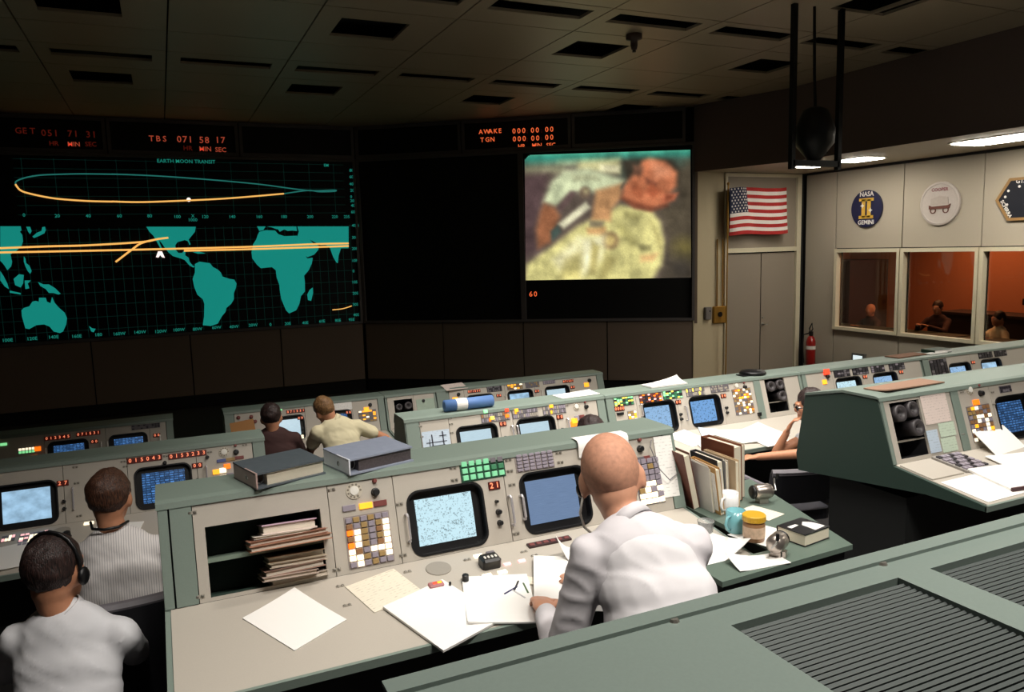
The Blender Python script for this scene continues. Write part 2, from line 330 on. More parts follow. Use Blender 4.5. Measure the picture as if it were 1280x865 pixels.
# ---- what the map screen shows
TEAL = glow('map_teal', (24, 150, 138), .72); TEALL = glow('map_teal_line', (30, 120, 110), .075); TEALT = glow('map_teal_text', (40, 170, 150), .42); TEALC = glow('map_teal_curve', (50, 150, 140), .42)
GOLD = glow('track_gold', (255, 190, 100), .95); WSPOT = glow('marker_white', (255, 235, 230), 1.3)
CONT = [
[(-2.253,3.204),(-1.979,3.201),(-1.974,3.139),(-1.998,3.115),(-1.97,3.065),(-1.969,2.966),(-1.997,2.892),(-2.032,2.856),(-2.08,2.808),(-2.124,2.784),(-2.158,2.76),(-2.153,2.698),(-2.147,2.649),(-2.165,2.575),(-2.223,2.515),(-2.249,2.578),(-2.276,2.628),(-2.304,2.666)],
[(-1.647,3.189),(-1.641,3.134),(-1.667,3.084),(-1.736,3.048),(-1.815,3.012),(-1.834,3.037),(-1.764,3.098),(-1.703,3.122),(-1.684,3.184)],
[(-1.905,3.192),(-1.852,3.191),(-1.837,3.124),(-1.863,3.075),(-1.885,3.113)],
[(-1.98,2.73),(-1.962,2.692),(-1.958,2.618),(-1.919,2.579),(-1.895,2.49),(-1.92,2.446),(-1.949,2.492),(-1.974,2.568),(-1.988,2.643)],
[(-2.319,2.506),(-2.284,2.431),(-2.243,2.305),(-2.23,2.217),(-2.28,2.257),(-2.333,2.358)],
[(-2.152,2.375),(-2.071,2.447),(-2.008,2.432),(-2.031,2.295),(-2.069,2.234),(-2.14,2.275)],
[(-2.005,2.344),(-1.919,2.341),(-1.967,2.292),(-1.952,2.216),(-2.007,2.206)],
[(-2.222,2.192),(-2.077,2.147),(-2.079,2.122),(-2.225,2.159)],
[(-1.825,2.311),(-1.752,2.27),(-1.676,2.267),(-1.593,2.2),(-1.524,2.107),(-1.558,2.096),(-1.622,2.125),(-1.688,2.128),(-1.726,2.193),(-1.798,2.247)],
[(-2.092,1.871),(-2.056,1.907),(-1.979,1.928),(-1.929,2.001),(-1.885,2.011),(-1.842,1.996),(-1.832,2.059),(-1.739,2.054),(-1.729,1.99),(-1.681,1.962),(-1.65,2.062),(-1.625,1.972),(-1.577,1.892),(-1.496,1.797),(-1.47,1.706),(-1.491,1.603),(-1.545,1.491),(-1.592,1.468),(-1.678,1.5),(-1.726,1.581),(-1.8,1.624),(-1.91,1.619),(-2.013,1.562),(-2.065,1.578),(-2.079,1.668),(-2.095,1.77)],
[(-1.166,1.556),(-1.124,1.514),(-1.072,1.502),(-1.106,1.447),(-1.14,1.462)],
[(-0.177,3.169),(0.594,3.158),(0.575,3.072),(0.507,2.993),(0.465,2.941),(0.489,2.86),(0.471,2.847),(0.451,2.914),(0.403,2.936),(0.339,2.916),(0.288,2.904),(0.247,2.852),(0.249,2.772),(0.287,2.717),(0.349,2.716),(0.363,2.742),(0.4,2.741),(0.39,2.674),(0.442,2.632),(0.45,2.565),(0.495,2.496),(0.531,2.481),(0.505,2.46),(0.445,2.497),(0.377,2.594),(0.317,2.623),(0.196,2.666),(0.128,2.735),(0.084,2.803),(0.042,2.883),(-0.002,2.95),(0.006,2.897),(0.035,2.804),(0.015,2.791),(-0.03,2.898),(-0.081,3.018),(-0.136,3.084)],
[(0.512,2.725),(0.613,2.733),(0.725,2.697),(0.598,2.695)],
[(0.534,2.521),(0.613,2.559),(0.688,2.543),(0.776,2.527),(0.822,2.457),(0.896,2.413),(0.944,2.357),(0.965,2.287),(1.079,2.241),(1.157,2.224),(1.191,2.153),(1.172,2.07),(1.135,1.989),(1.127,1.878),(1.074,1.797),(0.991,1.732),(0.973,1.663),(0.902,1.584),(0.829,1.463),(0.71,1.43),(0.583,1.452),(0.614,1.602),(0.635,1.821),(0.616,1.905),(0.533,1.991),(0.493,2.129),(0.478,2.266),(0.523,2.373)],
[(1.638,3.055),(1.747,3.081),(1.909,3.073),(1.959,3.008),(2.067,2.969),(2.289,2.974),(2.323,2.846),(2.395,2.659),(2.446,2.557),(2.546,2.569),(2.525,2.469),(2.461,2.342),(2.37,2.245),(2.377,2.129),(2.367,1.957),(2.291,1.874),(2.254,1.732),(2.191,1.62),(2.062,1.57),(2.01,1.63),(1.94,1.835),(1.923,2.007),(1.923,2.092),(1.883,2.236),(1.877,2.363),(1.813,2.422),(1.622,2.409),(1.559,2.473),(1.486,2.587),(1.48,2.698),(1.516,2.836),(1.575,2.918),(1.607,3)],
[(1.604,3.15),(1.751,3.148),(1.707,3.082),(1.639,3.069)],
[(1.778,3.147),(2.285,3.14),(2.294,3.058),(2.211,3.068),(2.128,3.061),(2.074,3.09),(1.989,3.049),(1.965,3.092),(1.911,3.106),(1.858,3.129)],
[(2.304,3.14),(3.237,3.127),(3.215,2.724),(3.074,2.727),(3.023,2.598),(3,2.453),(2.972,2.469),(2.919,2.572),(2.871,2.732),(2.802,2.792),(2.702,2.794),(2.646,2.824),(2.509,2.899),(2.562,2.84),(2.672,2.781),(2.654,2.709),(2.577,2.625),(2.453,2.58),(2.413,2.616),(2.351,2.76),(2.302,2.874),(2.297,2.974),(2.326,3.044)],
[(2.513,2.022),(2.513,1.921),(2.47,1.778),(2.414,1.795),(2.406,1.897),(2.454,1.982)]]
MFP = frame((0, AY + .025, 0), (1, 0, 0), (0, 0, 1), (0, -1, 0))
for poly in CONT: MB().prism(poly, 0, .004, TEAL, MFP).build('continent', t_map)
g = MB()
for i in range(40): g.box((3.26 - i * .148, 2.26, .001), (.006, 1.8, .002), TEALL, MFP)
for i in range(9): g.box((.31, 3.13 - i * .205, .001), (5.9, .006, .002), TEALL, MFP)
for i in range(12): g.box((-1.88 + i * .445, 3.82, .001), (.006, .9, .002), TEALL, MFP)
for i in range(7): g.box((.6, 3.38 + i * .145, .001), (5.2, .005, .002), TEALL, MFP)
g.build('grid', t_map)
def tracks(name, pts, r, m, zoff):
    b = MB()
    for p in pts:
        P = []
        for i in range(len(p) - 1):
            p0, p1, p2, p3 = p[max(i - 1, 0)], p[i], p[i + 1], p[min(i + 2, len(p) - 1)]
            for k in range(6):
                t = k / 6; P.append(tuple(.5 * (2 * p1[j] + (p2[j] - p0[j]) * t + (2 * p0[j] - 5 * p1[j] + 4 * p2[j] - p3[j]) * t * t + (3 * p1[j] - p0[j] - 3 * p2[j] + p3[j]) * t ** 3) for j in (0, 1)))
        P.append(p[-1]); b.tube([(x, z, zoff) for x, z in P], r, m, MFP, 5)
    return b.build(name, t_map)
tracks('ground_track', [[(-2.369,2.862),(-1.643,2.876),(-1.063,2.88),(-0.269,2.916),(-0.025,2.959),(0.147,2.979)], [(-2.375,2.796),(-0.98,2.791),(0.379,2.79),(1.487,2.795),(2.646,2.816),(3.22,2.814)], [(0.376,2.752),(1.484,2.751),(3.217,2.765)], [(-0.685,2.596),(-0.447,2.777),(-0.271,2.898),(-0.025,2.959)]], .016, GOLD, .008)
tracks('ground_track', [[(2.849,1.59),(3.041,1.6),(3.215,1.643)]], .009, GOLD, .008)
tracks('trajectory_curve', [[(-1.988,3.855),(-1.97,3.903),(-1.841,3.959),(-1.63,4.001),(-1.347,4.018),(-1.016,4.029),(-0.382,4.027)], [(-0.618,4.031),(-0.023,4.013),(0.753,3.966),(1.668,3.889),(2.529,3.783),(3,3.792),(3.006,3.771),(2.743,3.762),(2.529,3.783),(2.103,3.724)]], .011, TEALC, .006)
tracks('trajectory_curve', [[(-1.988,3.855),(-1.928,3.761),(-1.795,3.707),(-1.522,3.643),(-1.24,3.611),(-0.951,3.592),(-0.656,3.585)], [(-0.655,3.587),(-0.209,3.577),(0.504,3.604),(1.217,3.645),(2.103,3.724)]], .014, GOLD, .008)
mk = MB(); mk.cyl((*(0.517,3.617), .008), .035, .006, WSPOT, MFP, 10)
mk.prism([(-0.069,2.656),(-0.029,2.753),(0.031,2.751),(0.067,2.641),(0.024,2.653),(-0.003,2.691),(-0.03,2.649)], 0, .012, WSPOT, MFP); mk.build('position_marker', t_map)
LT = [('100E', *(-2.402,1.403), .075, TEALT), ('120E', *(-2.064,1.404), .075, TEALT), ('140E', *(-1.764,1.408), .075, TEALT), ('160E', *(-1.435,1.397), .075, TEALT), ('180', *(-1.098,1.399), .075, TEALT), ('160W', *(-0.827,1.393), .075, TEALT), ('140W', *(-0.513,1.398), .075, TEALT), ('120W', *(-0.193,1.389), .075, TEALT), ('100W', *(0.096,1.396), .075, TEALT), ('80W', *(0.415,1.388), .075, TEALT), ('60W', *(0.728,1.395), .075, TEALT), ('40W', *(1.019,1.389), .075, TEALT), ('20W', *(1.344,1.396), .075, TEALT), ('0', *(1.702,1.386), .075, TEALT), ('20E', *(1.969,1.383), .075, TEALT), ('40E', *(2.283,1.377), .075, TEALT), ('60E', *(2.59,1.387), .075, TEALT), ('80E', *(2.885,1.383), .075, TEALT), ('95E', *(3.141,1.382), .075, TEALT), ('40N', *(3.297,3.141), .075, TEALT), ('30N', *(3.285,2.919), .075, TEALT), ('20N', *(3.274,2.712), .075, TEALT), ('10N', *(3.262,2.489), .075, TEALT), ('0', *(3.266,2.294), .075, TEALT), ('10S', *(3.24,2.086), .075, TEALT), ('20S', *(3.244,1.875), .075, TEALT), ('30S', *(3.232,1.664), .075, TEALT), ('40S', *(3.237,1.467), .075, TEALT), ('0', *(-1.937,3.373), .075, TEALT), ('20', *(-1.499,3.357), .075, TEALT), ('40', *(-1.058,3.353), .075, TEALT), ('60', *(-0.604,3.349), .075, TEALT), ('80', *(-0.149,3.346), .075, TEALT), ('100', *(0.257,3.329), .075, TEALT), ('120', *(0.699,3.325), .075, TEALT), ('140', *(1.142,3.321), .075, TEALT), ('160', *(1.596,3.318), .075, TEALT), ('180', *(2.021,3.314), .075, TEALT), ('200', *(2.487,3.31), .075, TEALT), ('220', *(2.935,3.306), .075, TEALT), ('235', *(3.157,3.304), .075, TEALT), ('X', *(0.535,3.34), .075, TEALT), ('1000', *(0.479,3.273), .075, TEALT), ('80', *(3.307,4.151), .075, TEALT), ('60', *(3.301,4.034), .075, TEALT), ('40', *(3.294,3.903), .075, TEALT), ('20', *(3.302,3.787), .075, TEALT), ('0', *(3.296,3.67), .075, TEALT), ('20', *(3.292,3.597), .075, TEALT), ('40', *(3.302,3.509), .075, TEALT), ('60', *(3.296,3.391), .075, TEALT)]
LT += [('EARTH MOON TRANSIT', *(0.069,4.257), .085, TEALT), ('EM', *(2.843,4.236), .07, TEALT)]
letters('lettering', t_map, frame((0, AY + .024, 0), (1, 0, 0), (0, 0, 1), (0, -1, 0)), LT)
# ---- the projected colour picture, as the light falls on the screen
def paint_tv():
    A = np.array([58., 58.]); B = np.array([880., 25.]); C = np.array([880., 655.]); D = np.array([68., 668.])
    nx, ny = 190, 150
    u, v = np.meshgrid(np.linspace(0, 1, nx), np.linspace(0, 1, ny))
    px = (A[0] * (1 - u) + B[0] * u) * (1 - v) + (D[0] * (1 - u) + C[0] * u) * v
    py = (A[1] * (1 - u) + B[1] * u) * (1 - v) + (D[1] * (1 - u) + C[1] * u) * v
    sA, sB, sC, sD = [np.array(q) for q in ((3.19,4.276), (6.062,4.225), (6.08,2.049), (3.155,2.056))]
    S = lambda k: (sA[k] * (1 - u) + sB[k] * u) * (1 - v) + (sD[k] * (1 - u) + sC[k] * u) * v
    img = np.ones((ny, nx, 3)) * np.array([98, 84, 74.])
    def poly(col, soft, pts, amt=1.):
        P = np.array(pts, float).reshape(-1, 2); d = np.full(px.shape, 1e9); ins = np.zeros(px.shape, bool)
        for i in range(len(P)):
            a, b = P[i], P[(i + 1) % len(P)]; e = b - a
            t = np.clip(((px - a[0]) * e[0] + (py - a[1]) * e[1]) / (e @ e + 1e-9), 0, 1)
            d = np.minimum(d, np.hypot(px - a[0] - t * e[0], py - a[1] - t * e[1]))
            c = ((a[1] > py) != (b[1] > py)) & (px < (b[0] - a[0]) * (py - a[1]) / (b[1] - a[1] + 1e-9) + a[0]); ins ^= c
        sd = np.where(ins, -d, d); k = np.clip(.5 - sd / (2.6 * soft), 0, 1); k = k * k * (3 - 2 * k) * amt
        img[:] = img * (1 - k[..., None]) + np.array(col, float) * k[..., None]
    def disc(col, soft, cx, cy, r, amt=1.):
        k = np.clip(.5 - (np.hypot(px - cx, py - cy) - r) / (2.4 * soft), 0, 1) * amt
        img[:] = img * (1 - k[..., None]) + np.array(col, float) * k[..., None]
    poly((150, 145, 112), 18, (60, 112, 260, 105, 260, 145, 60, 148))
    poly((86, 66, 66), 25, (40, 155, 180, 150, 150, 290, 120, 420, 130, 520, 40, 575))
    poly((74, 92, 78), 30, (540, 40, 900, 20, 900, 130, 820, 130, 700, 60, 640, 140, 560, 180, 540, 150)); poly((58, 52, 42), 16, (545, 75, 690, 50, 790, 70, 850, 140, 835, 230, 800, 200, 700, 90, 640, 140, 570, 190)); poly((120, 130, 104), 24, (60, 60, 330, 55, 330, 110, 60, 112)); poly((190, 196, 150), 14, (225, 62, 330, 60, 330, 100, 225, 102))
    poly((206, 200, 142), 16, (330, 62, 540, 58, 540, 142, 330, 128))
    poly((236, 228, 180), 10, (440, 100, 540, 105, 535, 138, 440, 130))
    poly((206, 214, 168), 16, (195, 185, 260, 130, 380, 120, 500, 150, 570, 180, 520, 225, 420, 235, 300, 235, 215, 300, 155, 285))
    poly((84, 74, 58), 30, (825, 120, 900, 60, 900, 670, 730, 670, 765, 540, 755, 400, 715, 320, 810, 270))
    disc((118, 106, 52), 40, 850, 515, 45); disc((60, 54, 48), 50, 830, 600, 50)
    poly((222, 212, 134), 16, (470, 330, 540, 295, 690, 320, 735, 380, 752, 480, 740, 590, 680, 690, 60, 690, 72, 590, 200, 500, 330, 400))
    poly((160, 100, 66), 16, (160, 290, 215, 310, 240, 350, 215, 420, 195, 480, 130, 510, 118, 420, 140, 330))
    poly((104, 82, 78), 10, (225, 310, 290, 230, 325, 235, 245, 335))
    poly((236, 230, 190), 10, (230, 390, 370, 280, 392, 310, 260, 412))
    poly((74, 90, 82), 8, (193, 425, 230, 393, 247, 430, 200, 478))
    disc((120, 100, 80), 8, 365, 235, 28); disc((180, 165, 120), 8, 370, 230, 12)
    poly((206, 150, 98), 14, (420, 225, 550, 190, 545, 262, 500, 312, 492, 375, 398, 372, 410, 290))
    poly((146, 132, 100), 8, (385, 372, 462, 375, 452, 410, 388, 405))
    poly((204, 158, 100), 10, (372, 410, 470, 402, 472, 450, 380, 440))
    poly((204, 118, 78), 14, (680, 62, 760, 82, 815, 135, 812, 200, 782, 240, 770, 290, 690, 318, 610, 300, 545, 262, 560, 200, 600, 150, 632, 118, 650, 78))
    poly((222, 142, 102), 20, (690, 84, 780, 112, 790, 150, 710, 165))
    poly((128, 72, 52), 10, (660, 160, 725, 188, 712, 215, 670, 192))
    poly((112, 76, 58), 12, (605, 100, 655, 112, 640, 152, 603, 150))
    poly((150, 80, 52), 14, (560, 262, 640, 285, 700, 300, 690, 318, 610, 302)); poly((160, 84, 58), 8, (600, 205, 640, 215, 632, 228, 598, 218))
    poly((208, 112, 76), 9, (750, 242, 822, 234, 802, 272, 735, 292)); poly((150, 76, 50), 7, (765, 250, 800, 246, 790, 262, 760, 268))
    poly((90, 84, 70), 5, (538, 212, 566, 170, 572, 176, 546, 220))
    disc((150, 122, 82), 10, 490, 470, 44); disc((204, 178, 108), 10, 488, 470, 26)
    poly((240, 234, 186), 26, (340, 460, 460, 450, 452, 560, 350, 645)); poly((238, 230, 176), 26, (205, 565, 330, 455, 345, 520, 240, 615))
    poly((190, 176, 104), 20, (470, 540, 520, 560, 470, 660, 430, 660)); poly((184, 168, 96), 20, (260, 560, 345, 530, 350, 660, 240, 660), .5)
    poly((150, 142, 90), 10, (625, 488, 690, 493, 690, 520, 640, 526)); poly((212, 168, 108), 14, (640, 545, 725, 532, 700, 572, 640, 575))
    poly((44, 150, 128), 22, (30, 20, 900, -10, 900, 52, 540, 62, 60, 96)); poly((110, 200, 160), 6, (60, 52, 880, 20, 880, 34, 60, 66), .5)
    poly((172, 88, 56), 12, (690, 190, 745, 225, 700, 262, 662, 228)); poly((186, 100, 64), 10, (612, 180, 660, 232, 640, 268, 596, 236)); poly((122, 66, 46), 12, (548, 262, 600, 285, 690, 312, 760, 290, 770, 300, 690, 326, 610, 310))
    poly((180, 170, 104), 14, (560, 330, 640, 345, 625, 372, 560, 352)); poly((196, 186, 112), 18, (520, 380, 560, 400, 620, 480, 600, 500, 540, 440)); poly((176, 164, 100), 16, (690, 370, 745, 470, 740, 560, 715, 470)); poly((186, 172, 104), 14, (400, 470, 440, 500, 420, 640, 385, 640)); poly((170, 170, 130), 12, (300, 150, 420, 150, 440, 175, 310, 180), .7); poly((170, 178, 140), 14, (215, 190, 260, 200, 230, 280, 195, 270), .6)
    rng = np.random.RandomState(3)
    lo = sum(np.kron(rng.randn(ny // k + 2, nx // k + 2), np.ones((k, k)))[:ny, :nx] for k in (5, 11, 23))
    for _ in range(6): lo = (lo + np.roll(lo, 1, 0) + np.roll(lo, -1, 0) + np.roll(lo, 1, 1) + np.roll(lo, -1, 1)) / 5
    img *= 1 + .05 * lo[..., None]
    for _ in range(3): p = np.pad(img, ((1, 1), (1, 1), (0, 0)), 'edge'); img = (p[1:-1, 1:-1] * 2 + p[:-2, 1:-1] + p[2:, 1:-1] + p[1:-1, :-2] + p[1:-1, 2:]) / 6
    g_ = img.mean(2, keepdims=True); img = g_ + (img - g_) * .92
    img *= 1 + .03 * rng.randn(ny, nx, 1)
    img = np.clip(img, 0, 255) / 255; lin = np.where(img <= .04045, img / 12.92, ((img + .055) / 1.055) ** 2.4)
    P3 = [FS @ Vector((a, b, -.026)) for a, b in zip(S(0).ravel(), S(1).ravel())]
    keep = ~((px < 80) & (py < 78) & (np.hypot(px - 92, py - 92) > 36))
    faces = [(j * nx + i, (j + 1) * nx + i, (j + 1) * nx + i + 1, j * nx + i + 1) for j in range(ny - 1) for i in range(nx - 1) if keep[j, i]]
    root = t_tv.location
    me = bpy.data.meshes.new('projected_picture'); me.from_pydata([tuple(p - root) for p in P3], [], faces)
    ca = me.color_attributes.new('picture', 'FLOAT_COLOR', 'POINT')
    ca.data.foreach_set('color', np.concatenate([lin.reshape(-1, 3), np.ones((nx * ny, 1))], 1).ravel().astype(np.float32))
    m = bpy.data.materials.new('projected_picture'); m.use_nodes = True; nt = m.node_tree; b = nt.nodes['Principled BSDF']
    b.inputs['Base Color'].default_value = (.02, .02, .02, 1); b.inputs['Roughness'].default_value = .7
    at = nt.nodes.new('ShaderNodeAttribute'); at.attribute_name = 'picture'; nt.links.new(at.outputs['Color'], b.inputs['Emission Color']); b.inputs['Emission Strength'].default_value = .95
    me.materials.append(m); o = bpy.data.objects.new('projected_picture', me); COL.objects.link(o); o.parent = t_tv
paint_tv()
# ---- door wall
wd_ = thing('wall_back_corner', (9.6, 10.85, 0), kind='structure')
CREAMW = mat('cream_wall', (205, 190, 158), .85, var=.05, scale=90)
MB().box((8.73, 10.9, 1.93), (.66, .1, 3.86), CREAMW).build('wall_strip', wd_)
MB().box((10.86, 10.9, 1.93), (.1, .1, 3.86), SEAM).build('corner_gap', wd_)
DOORM = mat('door_paint', (150, 138, 124), .7, var=.05, scale=120)
d = thing('door_1', (9.93, 10.85, 0), kind='structure')
b = MB(); F2 = frame((0, 10.85, 0), (1, 0, 0), (0, 0, 1), (0, -1, 0))
b.prism(rect(9.06, .0, 10.82, 3.84), -.02, .04, CREAM, F2, [rect(9.11, .02, 10.72, 2.45), rect(9.11, 2.53, 10.72, 3.78)]); b.build('door_frame', d)
MB().box((9.505, 10.87, 1.22), (.79, .04, 2.42), DOORM).build('door_leaf', d)
l2 = MB().box((10.315, 10.87, 1.22), (.79, .04, 2.42), DOORM).build('door_leaf', d)
MB().box((9.915, 10.875, 3.15), (1.62, .04, 1.26), DOORM).build('transom_panel', d)
h = MB(); h.cyl((9.96, 1.13, .0), .03, .012, STEEL, F2); h.cyl((9.96, 1.13, .01), .012, .05, STEEL, F2); h.box((9.985, 1.13, .06), (.08, .018, .016), STEEL, F2); h.cyl((9.96, 1.26, 0), .02, .02, STEEL, F2); h.build('door_handle', l2)
# boxes and conduit on the strip
sw = thing('switch_box', (8.69, 10.85, 1.3), 'small grey metal switch box on the cream wall strip', 'switch')
b = MB(); b.box((8.69, 1.41, .03), (.13, .22, .06), mat('grey_box', (120, 114, 112), .6), F2, .008); b.build('box', sw); MB().cyl((8.71, 1.45, .06), .012, .012, BLACK, F2).build('knob', sw)
pb = thing('pull_box', (8.95, 10.85, 1.22), 'square brass alarm box with black button beside the double door', 'alarm box')
BRASS = mat('brass', (170, 128, 54), .45, .5, var=.1)
MB().box((8.95, 1.37, .025), (.27, .3, .05), BRASS, F2, .01).build('box', pb); MB().cyl((8.94, 1.38, .05), .045, .02, BLACK, F2).build('button', pb)
for dx in (-.06, .06): MB().tube([(8.95 + dx, 10.82, 1.5), (8.95 + dx, 10.82, 2.7)], .012, BRASS).build('conduit', pb)
# ---- wall with the windows
wr = thing('wall_right', (WX, 4, 0), kind='structure')
MW = frame((WX, 0, 0), (0, -1, 0), (0, 0, 1), (-1, 0, 0))     # local x = -Y
sy = [10.80, 10.10, 8.755, 7.43, 6.1, 4.77, 3.44, 2.11, .78, -.55, -1.88, -3.2]
back = MB(); back.prism(rect(-12.45, 0, 4, 3.9), -.14, -.1, SEAM, MW, [rect(-10.03, 1.1, -8.82, 2.41), rect(-8.69, 1.1, -7.49, 2.41), rect(-7.37, 1.1, -6.16, 2.41)]); back.build('backing', wr)
MB().box((-(10.80 + 10.115) / 2, 1.92, -.05), (10.80 - 10.115, 3.84, .05), WALLP, MW).build('panel', wr)
for i in range(1, len(sy) - 1):
    a, b_ = sy[i], sy[i + 1]; cx, w = -(a + b_) / 2, a - b_ - .018
    MB().box((cx, 3.165, -.05), (w, 1.36, .05), WALLP, MW).build('panel', wr)
    MB().box((cx, .52, -.05), (w, 1.02, .05), WALLP, MW).build('panel', wr)
    if i > 3: MB().box((cx, 1.755, -.05), (w, 1.43, .05), WALLP, MW).build('panel', wr)
    else:
        wn = thing('window_%d' % i, (WX, (a + b_) / 2, 1.04), kind='structure')
        MB().prism(rect(-a + .01, 1.045, -b_ - .01, 2.47), -.09, .02, CREAM, MW, [rect(-a + .07, 1.1, -b_ - .06, 2.41)]).build('window_frame', wn)
        GL = mat('window_glass', (235, 225, 215), .02, var=0, trans=1.)
        MB().box((cx, 1.755, -.075), (w - .1, 1.33, .006), GL, MW).build('pane', wn)
struct(MB().tube([(WX - .02, 10.8, 3.83), (WX - .02, -3.2, 3.83)], .02, SEAM).build('trim_1'))
# ---- ceiling: tiles in a grid, troughs and black square openings
cl = thing('ceiling', (3, 6, HC), kind='structure')
TRX = 1.333
slots = []      # dark openings: centre x, y, size x, y
for i in range(-3, 4): slots.append((2.165 + i * 2.67, 8.21, .7, .66))
for i in range(-3, 3): slots.append((6.7 + i * 2.67, 6.02 - .35, .75, .66))
for i in range(-6, 5): slots.append((3.575 + i * TRX, 7.0, 1.03, .3))
for i in range(-6, 5): slots.append((3.575 + i * TRX, 10.15, 1.03, .3))
for i in range(-3, 4): slots.append((2.165 + i * 2.67, 11.4, .7, .66))
for i in range(-6, 5): slots.append((3.575 + i * TRX, 4.4, 1.03, .3))
xs = [3.575 + (i - .5) * TRX for i in range(-7, 6)]
ys = [-3.9, -2.5, -1.1, .3, 1.6, 2.9, 4.2, 5.4, 6.72, 7.55, 8.9, 9.75, 10.75, 12.0, 13.2, 14.6]
for i in range(len(xs) - 1):
    for j in range(len(ys) - 1):
        x0, x1, y0, y1 = xs[i] + .008, xs[i + 1] - .008, ys[j] + .008, ys[j + 1] - .008
        x1 = min(x1, 9.0)
        if x0 > 8.9: continue
        hs = []; ok = True
        for sx, sy_, w, h_ in slots:
            r = (sx - w / 2, sy_ - h_ / 2, sx + w / 2, sy_ + h_ / 2)
            if r[2] <= x0 or r[0] >= x1 or r[3] <= y0 or r[1] >= y1: continue
            r = (max(r[0], x0 + .01), max(r[1], y0 + .01), min(r[2], x1 - .01), min(r[3], y1 - .01))
            if r[2] > r[0] and r[3] > r[1]: hs.append(rect(*r))
        MB().prism(rect(x0, y0, x1, y1), HC, HC + .03, CEILM, None, hs).build('ceiling_tile', cl)
MB().box((1.0, 5.2, HC + .2), (20, 19.4, .04), SEAM).build('ceiling_void', cl)
MB().box((1, 5.2, HC + .035), (20, .03, .02), SEAM).build('ceiling_rail', cl)
# smoke detector under the tiles
sd_ = thing('smoke_detector', (4.95, 7.45, HC), 'small dark detector hanging under the ceiling tiles', 'detector')
MB().lathe([(.09, 0), (.09, -.05), (.04, -.06), (.04, -.12), (.03, -.16), (.001, -.17)], mat('detector', (60, 40, 32), .5), Matrix.Translation((4.95, 7.45, HC)), 14).build('housing', sd_, True)
MB().cyl((4.95, 7.45, HC - .19), .02, .02, BLACK).build('sensor_tip', sd_)
# soffit over the aisle with its fascia and lamps
so = thing('ceiling_soffit', (9.9, 4, HS), kind='structure')
MB().prism([(8.42, 10.84), (8.96, 9.2), (8.96, -3.9), (10.9, -3.9), (10.9, 10.84)][::-1], HS, HS + .05, CEILM).build('soffit_panel', so)
fp = [(8.42, 10.84), (8.96, 9.2), (8.96, -3.9)]
for (ax, ay), (bx_, by) in zip(fp, fp[1:]):
    e = Vector((bx_ - ax, by - ay, 0)); L_ = e.length; e.normalize(); nn = Vector((e.y, -e.x, 0))
    if nn.x > 0: nn = -nn
    MB().box((L_ / 2, .55, 0), (L_ + .02, 1.1, .04), FASC, frame((ax, ay, HS), e, (0, 0, 1), nn)).build('fascia', so)
LAMP = glow('fluorescent_diffuser', (255, 248, 232), 26.0)
for nm, cx, cy, w, h_, lb in (('soffit_lamp', 9.8, 6.35, .62, 1.25, 'long bright fluorescent lamp in the soffit nearest the camera'), ('soffit_lamp', 9.82, 8.68, .5, .62, 'bright oblong soffit lamp beside the black hanging frame'), ('soffit_lamp', 9.8, 9.58, .42, .42, 'small bright soffit lamp seen through the hanging frame'), ('soffit_lamp', 9.8, 3.2, .62, 1.25, 'fluorescent soffit lamp over the nearer end of the aisle')):
    t = thing(nm, (cx, cy, HS), lb, 'lamp', 'fluorescent lamps in the soffit')
    MB().prism(rrect(cx - w / 2 - .03, cy - h_ / 2 - .03, cx + w / 2 + .03, cy + h_ / 2 + .03, .1), HS - .012, HS, WHITEP, None, [rrect(cx - w / 2, cy - h_ / 2, cx + w / 2, cy + h_ / 2, .1)]).build('lamp_trim', t)
    MB().prism(rrect(cx - w / 2, cy - h_ / 2, cx + w / 2, cy + h_ / 2, .1), HS - .02, HS - .002, LAMP).build('lamp_diffuser', t)
# lamp housings under which the ceiling lamps sit
for i, (_x, _y, _p, _s) in enumerate(CEILING_LAMPS):
    t = thing('downlight', (_x, _y, HC), 'recessed ceiling downlight above ' + ['the bald man', 'the side table', 'the shelf bay', 'the brown folders', 'the man in glasses', 'the blue roll', 'the cream-shirted man', 'the far second-row consoles'][i], 'lamp', 'recessed downlights above the consoles')
    MB().prism(rect(_x - .56, _y - .2, _x + .56, _y + .2), HC - .02, HC, CEILG, None, [rect(_x - .5, _y - .15, _x + .5, _y + .15)]).build('lamp_trim', t)
# black hanging frame with a lamp-like projector
BLK = mat('black_metal', (12, 12, 13), .5, .3, var=.1)
hf = thing('hanging_frame', (6.16, 6, 3.35), 'black metal frame hanging from the ceiling in front of the soffit', 'frame')
b = MB()
MB().box((5.86, 6, 4.16), (.05, .05, 1.6), BLK).build('hanger_bar', hf); MB().box((6.49, 6, 4.16), (.05, .05, 1.6), BLK).build('hanger_bar', hf)
MB().box((6.175, 6, 3.42), (.63, .05, .06), BLK).build('cross_bar', hf)
pj = thing('projector', (6.16, 6, 3.45), 'bulky black projector standing on the hanging frame', 'projector')
MB().lathe([(.06, 0), (.10, .05), (.19, .16), (.2, .3), (.16, .42), (.12, .5), (.06, .53)], BLK, Matrix.Translation((6.16, 6, 3.45)), 14).build('housing', pj, True)
MB().tube([(6.16, 6, 3.98), (6.14, 6, 4.3), (6.12, 6, 4.95)], .015, BLK).build('cable', pj)
MB().tube([(6.2, 5.98, 3.92), (6.3, 5.98, 3.7), (6.28, 5.95, 3.52)], .01, BLK).build('bracket', pj)
